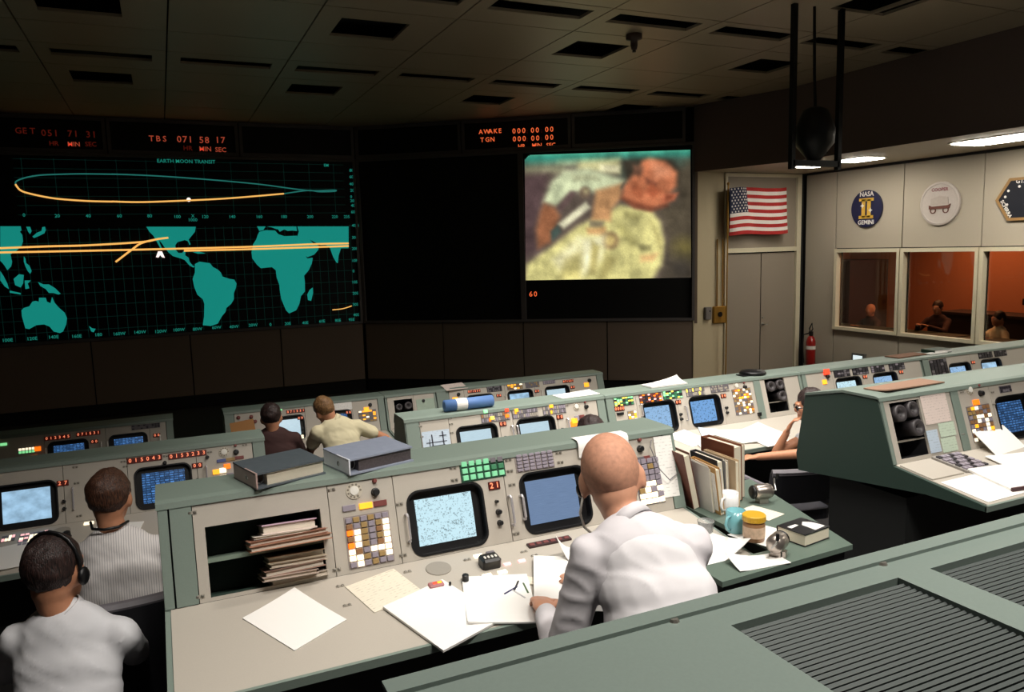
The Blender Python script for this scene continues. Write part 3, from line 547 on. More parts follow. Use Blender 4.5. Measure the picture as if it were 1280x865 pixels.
# ---- flag on its pole
fl = thing('flag', (9.02, 10.7, 2.7), 'small stars and stripes flag on a pole beside the door', 'flag')
FR = mat('flag_red', (168, 36, 34), .85, var=.06); FW = mat('flag_white', (226, 218, 212), .85, var=.04); FB = mat('flag_blue', (26, 32, 64), .85, var=.05)
def fpt(u, v): # u along the fly, v up
    return (8.985 + 1.33 * u + .03 * (1 - v), 10.66 - .05 * math.sin(u * 9 + v) - .015 * math.sin(u * 23 + v * 3), 2.75 + .81 * v + .035 * u + .02 * math.sin(u * 6))
for k in range(13):
    m = FR if k % 2 == 0 else FW; v1, v0 = 1 - k / 13, 1 - (k + 1) / 13; b = MB(); u0 = .335 if k < 7 else 0
    n = 26; us = [u0 + (1 - u0) * i / n for i in range(n + 1)]
    vs = [fpt(u, v0) for u in us] + [fpt(u, v1) for u in us]; fs = [(i, i + 1, n + 2 + i, n + 1 + i) for i in range(n)]
    b.add(vs + [(x, y + .004, z) for x, y, z in vs], fs + [tuple(q + 2 * n + 2 for q in f_[::-1]) for f_ in fs], m); b.build('stripe', fl)
n = 10; us = [.335 * i / n for i in range(n + 1)]; vs = [fpt(u, 6 / 13) for u in us] + [fpt(u, 1) for u in us]
cn = MB().add(vs + [(x, y + .004, z) for x, y, z in vs], [(i, i + 1, n + 2 + i, n + 1 + i) for i in range(n)] + [tuple(q + 2 * n + 2 for q in (n + 1 + i, n + 2 + i, i + 1, i)) for i in range(n)], FB).build('canton', fl)
st = MB()
for r in range(9):
    for c_ in range(6 if r % 2 == 0 else 5):
        u = .335 * ((c_ + .5) / 6 + (0 if r % 2 == 0 else 1 / 12)); v = 6 / 13 + 7 / 13 * (r + .5) / 9; p = fpt(u, v)
        pts = [((.021 if i % 2 == 0 else .009) * math.sin(i * math.pi / 5), (.021 if i % 2 == 0 else .009) * math.cos(i * math.pi / 5)) for i in range(10)]
        st.prism(pts[::-1], 0, .002, FW, frame((p[0], p[1] - .003, p[2]), (1, 0, 0), (0, 0, 1), (0, -1, 0)))
st.build('star_pattern', cn, kind='stuff')
MB().tube([(8.96, 10.66, 0.0), (8.985, 10.66, 3.62)], .014, BRASS, None, 8).build('pole', fl); MB().ell((8.985, 10.66, 3.64), (.025, .025, .03), BRASS).build('finial', fl)
MB().lathe([(.16, 0), (.15, .04), (.03, .07)], BRASS, Matrix.Translation((8.96, 10.66, 0)), 16).build('base', fl)
# ---- fire extinguisher
fx = thing('fire_extinguisher', (10.8,10.458,0.323), 'red fire extinguisher hanging on the panel wall in the corner', 'extinguisher')
ex, ey, ez = 10.8, 10.5, .28
RED = mat('extinguisher_red', (150, 24, 20), .3, var=.05, coat=.4)
MB().lathe([(.07, 0), (.085, .02), (.085, .5), (.06, .58), (.03, .61)], RED, Matrix.Translation((ex, ey, ez)), 16).build('cylinder', fx, True)
MB().box((ex, ey, ez + .65), (.05, .06, .08), BLACK).build('valve', fx)
MB().tube([(ex, ey, ez + .68), (ex - .02, ey - .06, ez + .74), (ex, ey - .02, ez + .84), (ex, ey + .04, ez + .74), (ex, ey + .02, ez + .68)], .012, BLACK).build('lever', fx)
MB().tube([(ex, ey + .02, ez + .66), (ex - .05, ey + .13, ez + .62), (ex - .08, ey + .12, ez + .4), (ex - .09, ey + .08, ez + .1)], .014, BLACK).build('hose', fx)
MB().lathe([(.0855, 0), (.0865, .005), (.0865, .06), (.0855, .065)], WHITEP, Matrix.Translation((ex, ey, ez + .36)), 16, False).build('label_band', fx)
# lit sign low on the wall
ls = thing('wall_light_box', (WX, 9.48, .5), 'small lit white indicator box low on the panel wall', 'light box')
MB().box((-9.48, .59, .03), (.26, .16, .06), mat('box_grey', (90, 90, 88), .5), MW).build('box', ls); MB().box((-9.48, .59, .062), (.19, .09, .006), glow('box_lit', (220, 235, 240), .9), MW).build('window', ls)
# ---- emblems on the panels
EB = mat('emblem_navy', (20, 24, 62), .5, var=.05); EG = mat('emblem_gold', (214, 170, 66), .5, var=.05); EWH = mat('emblem_white', (228, 224, 220), .6, var=.03); EBR = mat('emblem_brown', (96, 52, 40), .6); EBZ = mat('emblem_bronze', (150, 116, 72), .5)
def on_wall(o, body, size, m, x, z, n=.02, rot=0, par=None):
    me = text_mesh(body, size, m, bold=.002); return place('lettering', me, par, MW @ Matrix.Translation((x, z, n)) @ Matrix.Rotation(rot, 4, 'Z'))
e1 = thing('emblem', (WX, 9.44, 3.14), 'round navy emblem with gold numeral two and white lettering', 'emblem')
MB().cyl((-9.44, 3.14, -.024), .31, .035, EB, MW, 40).build('disc', e1)
b = MB()
for s in (-1, 1):
    b.prism(rect(-9.44 + s * .055 - .035, 2.99, -9.44 + s * .055 + .035, 3.3), .01, .017, EG, MW)
b.box((-9.44, 3.0, .0135), (.29, .05, .007), EG, MW); b.box((-9.44, 3.29, .0135), (.29, .05, .007), EG, MW); b.build('numeral', e1)
for sx_, sz_ in ((-.075, 3.19), (.09, 3.11)):
    pts = [((.045 if i % 2 == 0 else .017) * math.sin(i * math.pi / 4), (.045 if i % 2 == 0 else .017) * math.cos(i * math.pi / 4)) for i in range(8)]
    MB().prism(pts[::-1], .016, .02, EWH, MW @ Matrix.Translation((-9.44 + sx_, sz_, 0))).build('star', e1)
on_wall(e1, 'NASA', .11, EWH, -9.44, 3.38, .012, 0, e1); on_wall(e1, 'GEMINI', .1, EWH, -9.44, 2.91, .012, 0, e1)
e2 = thing('emblem', (WX, 8.1, 3.14), 'round off-white emblem with a brown covered wagon', 'emblem')
MB().lathe([(.33, -.024), (.33, .006), (.3, .014), (.29, .008), (.001, .008)], mat('emblem_offwhite', (186, 176, 170), .6, var=.08), MW @ Matrix.Translation((-8.1, 3.14, 0)), 40).build('disc', e2)
b = MB(); b.prism([(-8.27, 3.06), (-7.93, 3.06), (-7.91, 3.13), (-7.96, 3.11), (-8.22, 3.1), (-8.27, 3.12)], .01, .018, EBR, MW); b.build('wagon', e2)
b = MB(); b.prism([(-8.25, 3.12), (-7.95, 3.13), (-7.96, 3.23), (-8.1, 3.26), (-8.24, 3.22)], .009, .014, mat('emblem_cream', (176, 164, 156), .6), MW); b.build('wagon_cover', e2)
for wx in (-8.2, -7.99):
    MB().prism([(wx + .05 * math.cos(a / 9 * math.pi), 3.04 + .05 * math.sin(a / 9 * math.pi)) for a in range(18)], .01, .016, EBR, MW, [[(wx + .035 * math.cos(a / 9 * math.pi), 3.04 + .035 * math.sin(a / 9 * math.pi)) for a in range(18)]]).build('wheel', e2)
on_wall(e2, 'COOPER', .07, mat('emblem_red', (140, 84, 90), .6), -8.1, 3.35, .012, 0, e2)
e3 = thing('emblem', (WX, 6.86, 3.13), 'dark hexagonal emblem with bronze border and white stars', 'emblem')
hexo = [(-6.86 + .37 * math.cos(math.radians(a)), 3.13 + .34 * math.sin(math.radians(a))) for a in range(0, 360, 60)]
hexi = [(-6.86 + .325 * math.cos(math.radians(a)), 3.13 + .295 * math.sin(math.radians(a))) for a in range(0, 360, 60)]
MB().prism(hexo, -.024, .012, EBZ, MW, [hexi]).build('border', e3); MB().prism(hexi, -.024, .008, mat('emblem_black', (18, 20, 32), .5), MW).build('plate', e3)
for x_, z_ in ((-7.05, 3.25), (-7.09, 3.17), (-7.06, 3.06), (-6.75, 3.2), (-6.8, 3.05), (-6.9, 3.3)): MB().cyl((x_, z_, .008), .018, .004, EWH, MW, 8).build('star', e3)
on_wall(e3, 'SCHIRRA', .07, EWH, -7.07, 3.0, .01, math.radians(-60), e3); on_wall(e3, 'GTA-6', .08, EWH, -6.84, 3.37, .01, 0, e3)
# ---- the room behind the windows, lit by its own amber lamp
REDW = mat('adjoining_wall', (190, 124, 92), .85, var=.06)
rm = thing('wall_adjoining', (12.4, 8.5, 0), kind='structure')
MB().box((13.9, 8.3, 1.6), (.1, 8.4, 3.2), REDW).build('panel', rm); MB().box((12.5, 12.45, 1.6), (2.8, .1, 3.2), REDW).build('panel', rm)
MB().box((12.5, 4.1, 1.6), (2.8, .1, 3.2), REDW).build('panel', rm); MB().box((12.5, 8.3, 3.2), (2.8, 8.4, .08), REDW).build('panel', rm); MB().box((12.5, 8.3, .0), (2.8, 8.4, .08), CARPET).build('panel', rm)
MB().box((13.3, 11.9, 1.2), (1.1, 1.0, 2.0), mat('dark_red_cabinet', (70, 34, 28), .7)).build('side_cabinet', tag(thing('wall_cabinet', (13.3, 11.9, .2), 'tall dark cabinet in the amber room seen through the window', 'cabinet')))
area('adjoining_lamp', (12.5, 9.0, 3.1), (12.6, 9.0, 0), 1.2, 2.0, 40, (1.0, .46, .2), 170)

# ================================================================== consoles
ROWS = {1: (7.7, 1.15, 0.0), 2: (5.0, 1.49, .34), 3: (2.8, 1.81, .66)}
TH = math.atan(.315); PH = math.atan2(.065, .496)
SN, CS = math.sin(TH), math.cos(TH)
def FR_(row, x=0., v=0., n=0.):
    """frame on the sloping face: x along the row, y up the slope, z out of the face; v = distance down from the top edge"""
    y0, zt, _ = ROWS[row]
    return frame((x, y0 - v * SN - n * CS, zt - v * CS + n * SN), (1, 0, 0), (0, SN, CS), (0, -CS, SN))
def DK_(row, x=0., w=0., n=0., rot=0.):
    """frame on the desk: x along the row, y away from the operator, z out of the desk; w = distance from the seam towards the operator"""
    y0, zt, _ = ROWS[row]; cp, sp = math.cos(PH), math.sin(PH)
    M = frame((x, y0 - .104 - w * cp - n * sp, zt - .33 - w * sp + n * cp), (1, 0, 0), (0, cp, sp), (0, -sp, cp))
    return M @ Matrix.Rotation(rot, 4, 'Z')
VS = .346
FASTN = mat('fastener_steel', (140, 136, 128), .35, .7, var=.1)
BTN = {}
def btn_mesh(w, h, m, d=.007):
    k = (round(w, 4), round(h, 4), m.name)
    if k not in BTN: BTN[k] = MB().box((0, 0, d / 2), (w, h, d), m, None, .0016).mesh('button')
    return BTN[k]
class Console:
    def __init__(s, row, x0, x1, label, bays, holes=(), cols=(), back=.42, deskw=.5, side_m=None, open_left=True):
        """bays: x boundaries of the face panels; cols: (x0, x1) green columns; holes: (x0, v0, x1, v1, r) openings in the face"""
        s.row, s.x0, s.x1 = row, x0, x1; y0, zt, fl = ROWS[row]
        s.t = thing('console', ((x0 + x1) / 2, y0 - .1, fl), label, 'console', 'control consoles in the stepped rows')
        t = s.t; sm = side_m or GREEN
        s.holes = list(holes)
        # side panels: the profile seen from the end
        def prof(b): return [(y0 + .004, zt - .004), (y0 + .22, zt - .004), (y0 + b, zt - .06), (y0 + b + .06, zt - .42), (y0 + b + .04, zt - .52), (y0 - .29, zt - .43), (y0 - .104 - deskw, zt - .33 - deskw * math.tan(PH) - .03), (y0 - .104 - deskw, zt - .33 - deskw * math.tan(PH) - .005), (y0 - .106, zt - .334)]
        for xx in (x0, x1 - .018):
            MB().prism(prof(back), 0, .018, sm, frame((xx, 0, 0), (0, 1, 0), (0, 0, 1), (1, 0, 0))).build('side_panel', t)
        # top cap with a rolled front lip
        MB().prism([(y0 - .012, zt - .012), (y0 - .006, zt + .008), (y0 + .02, zt + .014), (y0 + .23, zt + .014), (y0 + back, zt - .046), (y0 + back, zt - .06), (y0 + .23, zt), (y0 + .0, zt)], x0 - .004, x1 + .004, GREEN, frame((0, 0, 0), (0, 1, 0), (0, 0, 1), (1, 0, 0))).build('top_cap', t)
        MB().prism([(y0 + back - .01, zt - .06), (y0 + back, zt - .06), (y0 + back + .06, zt - .42), (y0 + back + .04, zt - .52), (y0 + back + .03, zt - .52), (y0 + back + .05, zt - .42)], x0 + .018, x1 - .018, DGREEN, frame((0, 0, 0), (0, 1, 0), (0, 0, 1), (1, 0, 0))).build('back_panel', t)
        MB().box(((x0 + x1) / 2, y0 + .1, fl + (zt - .5 - fl) / 2), (x1 - x0 - .1, .5, zt - .5 - fl), mat('console_plinth', (30, 32, 32), .7)).build('pedestal', t)
        # desk
        MB().box(((x0 + x1) / 2, -deskw / 2, -.012), (x1 - x0 - .036, deskw, .024), FACE, DK_(row)).build('desk', t)
        MB().box(((x0 + x1) / 2, -deskw - .006, -.014), (x1 - x0, .012, .03), GREEN, DK_(row)).build('desk_edge', t)
        # sloping face, one panel for each bay, openings cut through
        for a, b in zip(bays, bays[1:]):
            hs = []
            for h in s.holes:
                if h[0] > a and h[2] < b: hs.append(rrect(h[0], -h[3], h[2], -h[1], h[4]) if h[4] > 0 else rect(h[0], -h[3], h[2], -h[1]))
            MB().prism(rect(a + .0015, -VS + .001, b - .0015, -.004), -.014, 0, FACE, FR_(row), hs).build('face_panel', t)
        for a, b in cols:
            MB().box(((a + b) / 2, -VS / 2, -.004), (b - a - .003, VS - .004, .016), GREEN, FR_(row)).build('column', t)
    def monitor(s, x, m, v=.211, gw=.236, gh=.178):
        """a recessed picture tube: black mask with rounded corners, bright raster"""
        M = FR_(s.row, x, v); t = s.t; w, h = .318, .252
        o = MB().prism(rrect(-w / 2, -h / 2, w / 2, h / 2, .05, 6), -.042, .004, BLACK, M, [rrect(-w / 2 + .008, -h / 2 + .008, w / 2 - .008, h / 2 - .008, .045, 6)]).build('monitor', t)
        MB().prism(rrect(-w / 2 + .006, -h / 2 + .006, w / 2 - .006, h / 2 - .006, .045, 6), -.05, -.034, BLACK, M).build('mask', o)
        n = 8; b = MB(); vs = []; fs = []
        for j in range(n + 1):
            for i in range(n + 1):
                a, c = i / n - .5, j / n - .5; vs.append((a * gw, c * gh, -.0325 + .006 * (1 - 2 * (a * a + c * c))))
        for j in range(n):
            for i in range(n): fs.append((j * (n + 1) + i, j * (n + 1) + i + 1, (j + 1) * (n + 1) + i + 1, (j + 1) * (n + 1) + i))
        g = b.add(vs, fs, m, M).build('screen_glass', o, True)
        uv = g.data.uv_layers.new(name='UVMap'); k = 0
        for p in g.data.polygons:
            for li in p.loop_indices:
                vi = g.data.loops[li].vertex_index; uv.data[li].uv = ((vi % (n + 1)) / n + x, (vi // (n + 1)) / n + x * .37)
        return o
    def panel(s, x0, v0, x1, v1, nx, ny, fn, name='button_panel', backm=None, gap=.22, single=False, desk=False):
        """buttons in a grid on a backing plate; fn(column, row) gives each its lens"""
        M = (DK_ if desk else FR_)(s.row, (x0 + x1) / 2, (v0 + v1) / 2); w, h = x1 - x0, v1 - v0; cw, chh = w / nx, h / ny
        if single:
            o = MB().box((0, 0, .001), (w + .006, h + .006, .003), backm or B_GRAY, M).build(name, s.t)
            for j in range(ny):
                for i in range(nx):
                    place('button', btn_mesh(cw * (1 - gap), chh * (1 - gap), fn(i, j)), o, M @ Matrix.Translation((-w / 2 + (i + .5) * cw, h / 2 - (j + .5) * chh, .0025)))
            return o
        b = MB(); b.box((0, 0, .001), (w + .004, h + .004, .003), backm or B_GRAY, M)
        for j in range(ny):
            for i in range(nx): b.box((-w / 2 + (i + .5) * cw, h / 2 - (j + .5) * chh, .004), (cw * (1 - gap), chh * (1 - gap), .004), fn(i, j), M)
        return b.build(name, s.t, kind='stuff')
    def digits(s, x, v, text, w, h=.026):
        M = FR_(s.row, x, v); o = MB().box((0, 0, .003), (w, h, .006), REDD, M, .002).build('digit_display', s.t)
        for i, ch in enumerate(text):
            k = (ch, round(h, 3))
            if k not in BTN: BTN[k] = text_mesh(ch, h * .92, L_DIGIT, bold=.0004)
            place('numeral', BTN[k], o, M @ Matrix.Translation((-w / 2 + (i + .5) * w / len(text), 0, .0066)))
        return o
    def knob(s, x, v, r=.012, m=None, d=.02, desk=False, name='knob'):
        M = (DK_ if desk else FR_)(s.row, x, v)
        return MB().lathe([(r * 1.15, 0), (r * 1.15, .003), (r, .004), (r * .92, d), (r * .7, d + .002)], m or BLACK, M, 14).build(name, s.t)
    def dial(s, x, v, r=.032):
        M = FR_(s.row, x, v); o = MB().lathe([(r * .95, 0), (r * .95, .004)], mat('dial_ring', (190, 182, 166), .5), M, 24).build('telephone_dial', s.t)
        b = MB()
        for i in range(10): b.cyl((r * .74 * math.cos(i * .58), r * .74 * math.sin(i * .58), .004), r * .13, .001, mat('dial_hole', (120, 112, 100), .6), M, 8)
        b.build('finger_hole', o, kind='stuff'); MB().lathe([(r * .55, .004), (r * .5, .008), (.001, .009)], WHITEP, M, 20).build('dial_centre', o)
        return o
    def handle(s, x, v, L=.1, m=None):
        M = FR_(s.row, x, v); P = [(0, L / 2, 0), (0, L / 2, .022), (0, L / 2 - .008, .028), (0, -L / 2 + .008, .028), (0, -L / 2, .022), (0, -L / 2, 0)]
        return MB().tube(P, .0055, m or mat('handle_chrome', (205, 202, 206), .3, .6), M, 8).build('pull_handle', s.t)
    def fasteners(s, pts, desk=False):
        for x, v in pts:
            M = (DK_ if desk else FR_)(s.row, x, v)
            if 'fast' not in BTN:
                b = MB()
                for dx in (-.008, .008): b.lathe([(.0055, 0), (.0055, .004), (.003, .006)], FASTN, Matrix.Translation((dx, 0, 0)), 8)
                b.box((0, 0, .001), (.03, .012, .002), mat('fastener_plate', (164, 158, 146), .5, .3)); BTN['fast'] = b.mesh('fastener')
            place('fastener', BTN['fast'], s.t, M)
def pick(seed, table):
    r = random.Random(seed); ms, ws = zip(*table); c = {}
    def f(i, j):
        if (i, j) not in c: c[(i, j)] = r.choices(ms, ws)[0]
        return c[(i, j)]
    return f
CRT_T = crt('crt_bright_table', 'table', (190, 222, 232), 1.15); CRT_B = crt('crt_plain_blue', 'plain', (126, 152, 190), .9); CRT_C = crt('crt_cloud', 'cloud', (170, 210, 240), 1.0)
CRT_D = crt('crt_dark_blue', 'dark', (90, 150, 225), .9); CRT_M = crt('crt_mid_table', 'table', (150, 190, 230), .95, .6); CRT_W = crt('crt_pale', 'plain', (200, 226, 238), 1.1)
O3 = (-0.076,-0.001); x3l = O3[0]
# ------------------------------------------------ the near console (row 3), shelf bay, two tubes
KX0, KX1 = -.078, 2.05
xa = .03; xb = (0.494,0.142)[0]; xc = (0.742,0.214)[0]; xd = (1.214,0.231)[0]; xe = (1.639,0.165)[0]; xf = 1.99
sh = ((0.068,0.095), (0.46,0.335))
SHX0, SHV0, SHX1, SHV1 = .067, .095, .461, .333
kc = Console(3, KX0, KX1, 'nearest console with open shelf bay, two screens and the white-shirted man', [xa, xb, xc, 1.2, xe, xf], [(SHX0, SHV0, SHX1, SHV1, 0), (.943 - .159, .085, .943 + .159, .337, .05), (1.42 - .159, .085, 1.42 + .159, .337, .05)], [(KX0, -.045), (-.042, xa), (xf, KX1)], back=.25)
# shelf box: floor, divider shelf, sides and back behind the opening
b = MB(); M = FR_(3)
GI = mat('shelf_green', (112, 128, 114), .6, var=.06)
for (c_, d_) in (((.264, -SHV1 - .006, -.11), (.41, .012, .19)), ((.264, -SHV0 + .006, -.11), (.41, .012, .19)), ((SHX0 - .006, -.214, -.11), (.012, .25, .19)), ((SHX1 + .006, -.214, -.11), (.012, .25, .19)), ((.264, -.214, -.21), (.42, .25, .01))): b.box(c_, d_, DGREEN, M)
b.build('shelf_box', kc.t); MB().box((.264, -.211, -.105), (.394, .014, .19), GI, M).build('shelf', kc.t)
kc.monitor(.943, CRT_T); kc.monitor(1.42, CRT_B)
P_, A_, W_, O_, Bn = B_PURPLE, B_AMBER, L_WHITE, L_ORANGE, B_BROWN
GR8 = [[P_, A_, P_, A_, P_, P_], [Bn, P_, A_, P_, A_, W_], [O_, W_, A_, P_, Bn, W_], [Bn, W_, A_, P_, A_, W_], [O_, W_, A_, P_, Bn, W_], [W_, Bn, P_, W_, W_, W_], [W_, W_, A_, P_, A_, W_], [P_, W_, P_, A_, P_, P_]]
g0, g1 = (0.541,0.15), (0.706,0.326)
gx0, gx1 = ((0.541,0.15)[0] + (0.548,0.328)[0]) / 2, ((0.707,0.151)[0] + (0.712,0.324)[0]) / 2; gv0, gv1 = (0.625,0.144)[1], (0.629,0.328)[1]
kc.panel(gx0, gv0, gx1, gv1, 6, 8, lambda i, j: GR8[j][i], single=True, gap=.17, backm=mat('button_frame', (146, 136, 132), .5))
kc.dial(*(0.592,0.05)); kc.knob(*(0.671,0.067), .0145); kc.knob(*(0.673,0.025), .008, B_RED, .012)
i0 = (0.566,0.11); i1 = (0.629,0.111); i2 = (0.684,0.111)
for (x, v), m in ((i0, B_PURPLE), (i1, L_AMBER), (i2, B_RED)): place('button', btn_mesh(.05, .022, m), kc.t, FR_(3, x, v))
MB().box((0, 0, .001), (.055, .012, .002), FASTN, FR_(3, *(0.672,0.009))).build('name_plate', kc.t)
kx0, kv0 = (1.017,0); kx1, kv1 = (1.201,0.082)
GG = lambda i, j: (B_GRAY if j == 0 and i > 3 else B_GREEND if (j == 1 and i > 3) else L_GRN)
L_GRN = mat('button_green_lit', (130, 214, 164), .45, var=.04, emit=.16)
kc.panel(kx0 + .004, kv0, (1.208,0.007)[0], (1.104,0.082)[1], 6, 3, GG, single=True, gap=.26, backm=mat('button_back_green', (24, 70, 50), .6))
px0, pv0 = (1.262,0.007); px1, pv1 = (1.433,0.078)
kc.panel(px0, pv0, px1, (1.345,0.078)[1], 6, 5, lambda i, j: B_PURPLE, single=True, gap=.18, backm=mat('button_frame', (146, 136, 132), .5))
kc.digits(*(1.153,0.115), '21', .05, .034)
for p, r in (((1.152,0.179), .006), ((1.155,0.221), .0105), ((1.154,0.264), .0105)): kc.knob(*p, r)
kc.handle(*(1.208,0.224), .115); kc.handle(*(1.259,0.219), .095); kc.handle(*(0.776,0.219), .1)
kc.fasteners([(0.031,0.039), (0.033,0.322), (0.509,0.033), (0.496,0.321), (0.757,0.126), (0.746,0.316), (0.99,0.021), (0.99,0.069), (1.23,0.023), (1.23,0.068), (1.231,0.124), (1.217,0.318), (1.463,0.025), (1.464,0.065), (1.583,0.355)])
# third bay beyond the man: knob, lamps, buttons
kc.knob(*(1.863,0.061), .014); kc.knob(*(1.867,0.022), .008, B_RED, .012)
for p, m in (((1.82,0.108), L_AMBER), ((1.859,0.108), B_GRAY), ((1.889,0.107), B_RED)): place('button', btn_mesh(.036, .024, m), kc.t, FR_(3, *p))
rx0, rv0 = (1.826,0.13); rx1, rv1 = (1.893,0.304)
RG = [[P_] * 4, [P_, P_, A_, P_], [P_] * 4, [P_, P_, P_, P_], [Bn, W_, W_, P_], [A_, W_, P_, W_], [W_, W_, W_, P_], [W_, W_, W_, W_]]
kc.panel(1.82, .105, 1.945, rv1, 4, 8, lambda i, j: RG[j][i], single=True, gap=.14)
# things built into the desk
b = MB(); b.lathe([(.048, 0), (.048, .003), (.044, .004)], mat('speaker_mesh', (150, 144, 134), .6, var=.3, scale=900), DK_(3, *(0.854,0.085)), 24); b.build('speaker_grille', kc.t)
for p, m, w, h in (((1.025,0.059), L_WHITE, .036, .022), ((1.002,0.202), L_WHITE, .036, .02), ((1.064,0.2), L_WHITE, .036, .02), ((1.104,0.155), L_PINK, .03, .016), ((1.165,0.154), L_PINK, .03, .016), ((1.078,0.054), B_GRAY, .034, .02)): place('button', btn_mesh(w, h, m), kc.t, DK_(3, *p))
o = MB().box((0, 0, .02), (.075, .06, .04), BLACK, DK_(3, *(1.04,0.135)), .008).build('counter_box', kc.t)
for i in range(4): place('numeral_wheel', btn_mesh(.008, .016, WHITEP, .003), o, DK_(3, *(1.04,0.135)) @ Matrix.Translation((-.022 + i * .0145, -.005, .0395)))
o = MB().box((0, 0, .004), (.19, .03, .008), mat('indicator_strip', (58, 34, 34), .5), DK_(3, *(1.33,0.063))).build('indicator_strip', kc.t)
for i in range(6): place('indicator', btn_mesh(.022, .016, B_RED, .004), o, DK_(3, *(1.33,0.063)) @ Matrix.Translation((-.0775 + i * .031, 0, .007)))
kc.knob(*(0.913,0.21), .013, None, .03, True); kc.knob(*(0.849,0.224), .005, None, .022, True, 'toggle_switch')
o = MB().box((0, 0, .01), (.055, .03, .02), mat('switch_pink', (170, 110, 112), .5), DK_(3, *(0.803,0.205)), .004).build('switch_unit', kc.t)
for i, m in enumerate((L_RED, L_AMBER)): place('indicator', btn_mesh(.016, .012, m, .003), o, DK_(3, *(0.803,0.205)) @ Matrix.Translation((-.004 + i * .017, 0, .0195)))
kc.fasteners([(0.74,0.064), (0.976,0.066), (0.969,0.198), (0.491,0.068), (0.487,0.195), (1.204,0.092), (1.229,0.134)], True)
# ------------------------------------------------ the dark-sided console beyond the aisle (row 3)
DX0 = 3.36
dt = [(3.443,0.025), (3.627,0.019), (3.65,0.302), (3.439,0.316)]
d1 = (3.904,0.195)[0]; d2 = (3.967,0.203)[0]; d3 = (4.23,0.188)[0]; dm = (4.504,0.234)[0]
dox0, dox1 = (3.43,0.159)[0], (3.653,0.165)[0]
dc = Console(3, DX0, 5.9, 'console with dark green end panel and pneumatic tube bay across the aisle', [DX0 + .03, d1, d3, d3 + .75, 5.87], [(dox0, .03, dox1, .325, 0), (d3 + .02, .085, d3 + .338, .337, .05), (d3 + .42, .085, d3 + .738, .337, .05)], [(DX0, DX0 + .027), (d1, d2)], back=.5, side_m=DGREEN)
dc.monitor(d3 + .179, CRT_D); dc.monitor(d3 + .579, CRT_C)
dc.dial(*(4.072,0.021)); dc.knob(*(4.15,0.051), .015); dc.knob(*(4.146,0.005), .008, B_RED, .012)
place('button', btn_mesh(.05, .03, L_ORANGE), dc.t, FR_(3, *(4.096,0.096)))
LIT = [(W_, 5), (L_AMBER, 4), (B_AMBER, 5), (B_BROWN, 5), (P_, 6)]
dc.panel(d2 + .04, .115, d2 + .23, .31, 6, 8, pick(41, LIT))
dc.panel((4.32,0.023)[0], .03, (4.32,0.023)[0] + .1, .065, 5, 2, pick(4, [(B_DARK, 3), (B_GRAY, 1)]))
dc.fasteners([(4.003,0.027), (4.253,0.053), (4.241,0.121), (3.928,0.255)])
# tube bay: dark box with round carriers, and papers beside it
def tube_bay(c, x0, v0, x1, v1, ends, name='carrier_tube'):
    row = c.row; M = FR_(row); b = MB(); xm, vm = (x0 + x1) / 2, (v0 + v1) / 2; D = .16
    for c_, d_ in (((xm, -v1 - .005, -D / 2 - .014), (x1 - x0, .01, D)), ((xm, -v0 + .005, -D / 2 - .014), (x1 - x0, .01, D)), ((x0 - .005, -vm, -D / 2 - .014), (.01, v1 - v0, D)), ((x1 + .005, -vm, -D / 2 - .014), (.01, v1 - v0, D)), ((xm, -vm, -D - .016), (x1 - x0, v1 - v0, .01))): b.box(c_, d_, mat('bay_dark', (36, 36, 40), .6), M)
    b.build('tube_bay', c.t); MB().box((xm, -v0 - (v1 - v0) * .7, -.05), (x1 - x0, .008, .07), mat('bay_bar', (120, 114, 104), .6), M).build('bay_shelf', c.t)
    CM = mat('carrier_grey', (66, 62, 64), .45, var=.1); CB = mat('carrier_ring', (140, 132, 130), .5)
    for fx, fv, rr in ends:
        x = x0 + fx * (x1 - x0); v = v0 + fv * (v1 - v0); Mx = FR_(row, x, v, -.12)
        MB().lathe([(rr * .94, -.03), (rr * .94, .09), (rr, .095), (rr, .125), (rr * .85, .13), (rr * .4, .122), (rr * .36, .1)], CM, Mx, 20).build(name, c.t, True)
tube_bay(dc, dox0, .03, dox1, .325, ((.3, .2, .045), (.74, .16, .043), (.78, .5, .045)))
# ------------------------------------------------ row 2
l2e = (0.509,0.01)[0]
lm1 = (-0.691,0.222)[0] - .118 + .012; lm2 = (-0.096,0.213)[0] + .01
lb = Console(2, -1.75, l2e, 'console of the second row with the two men seated at its far-left end', [-1.72, lm1 - .2, lm1 + .19, lm2 - .19, lm2 + .19, l2e - .075], [(lm1 - .159, .085, lm1 + .159, .337, .05), (lm2 - .159, .085, lm2 + .159, .337, .05), (-1.7 + .06, .085, -1.7 + .378, .337, .05)], [(l2e - .073, l2e)], back=.25)
lb.monitor(lm1, CRT_C); lb.monitor(lm2, CRT_D)
lb.digits(*(-0.611,0.116), '27', .06, .032); lb.digits(*(-0.179,0.038), '015043', .19, .034); lb.digits(*(0.057,0.043), '0153233', .215, .034); lb.digits(*(0.106,0.116), '00', .06, .032)
for p in ((-0.611,0.221), (-0.611,0.262), (0.101,0.204), (0.167,0.073), (-0.072,0.074)): lb.knob(*p, .01)
lb.handle(*(-0.562,0.211), .12); lb.handle(*(0.155,0.177), .1)
lb.dial(*(0.266,0.054)); lb.knob(*(0.336,0.064), .015); lb.knob(*(0.335,0.023), .008, B_RED, .012)
for p, m in (((0.247,0.106), mat('button_blue', (84, 96, 150), .5)), ((0.299,0.104), B_AMBER), ((0.351,0.101), B_RED)): place('button', btn_mesh(.055, .02, m), lb.t, FR_(2, *p))
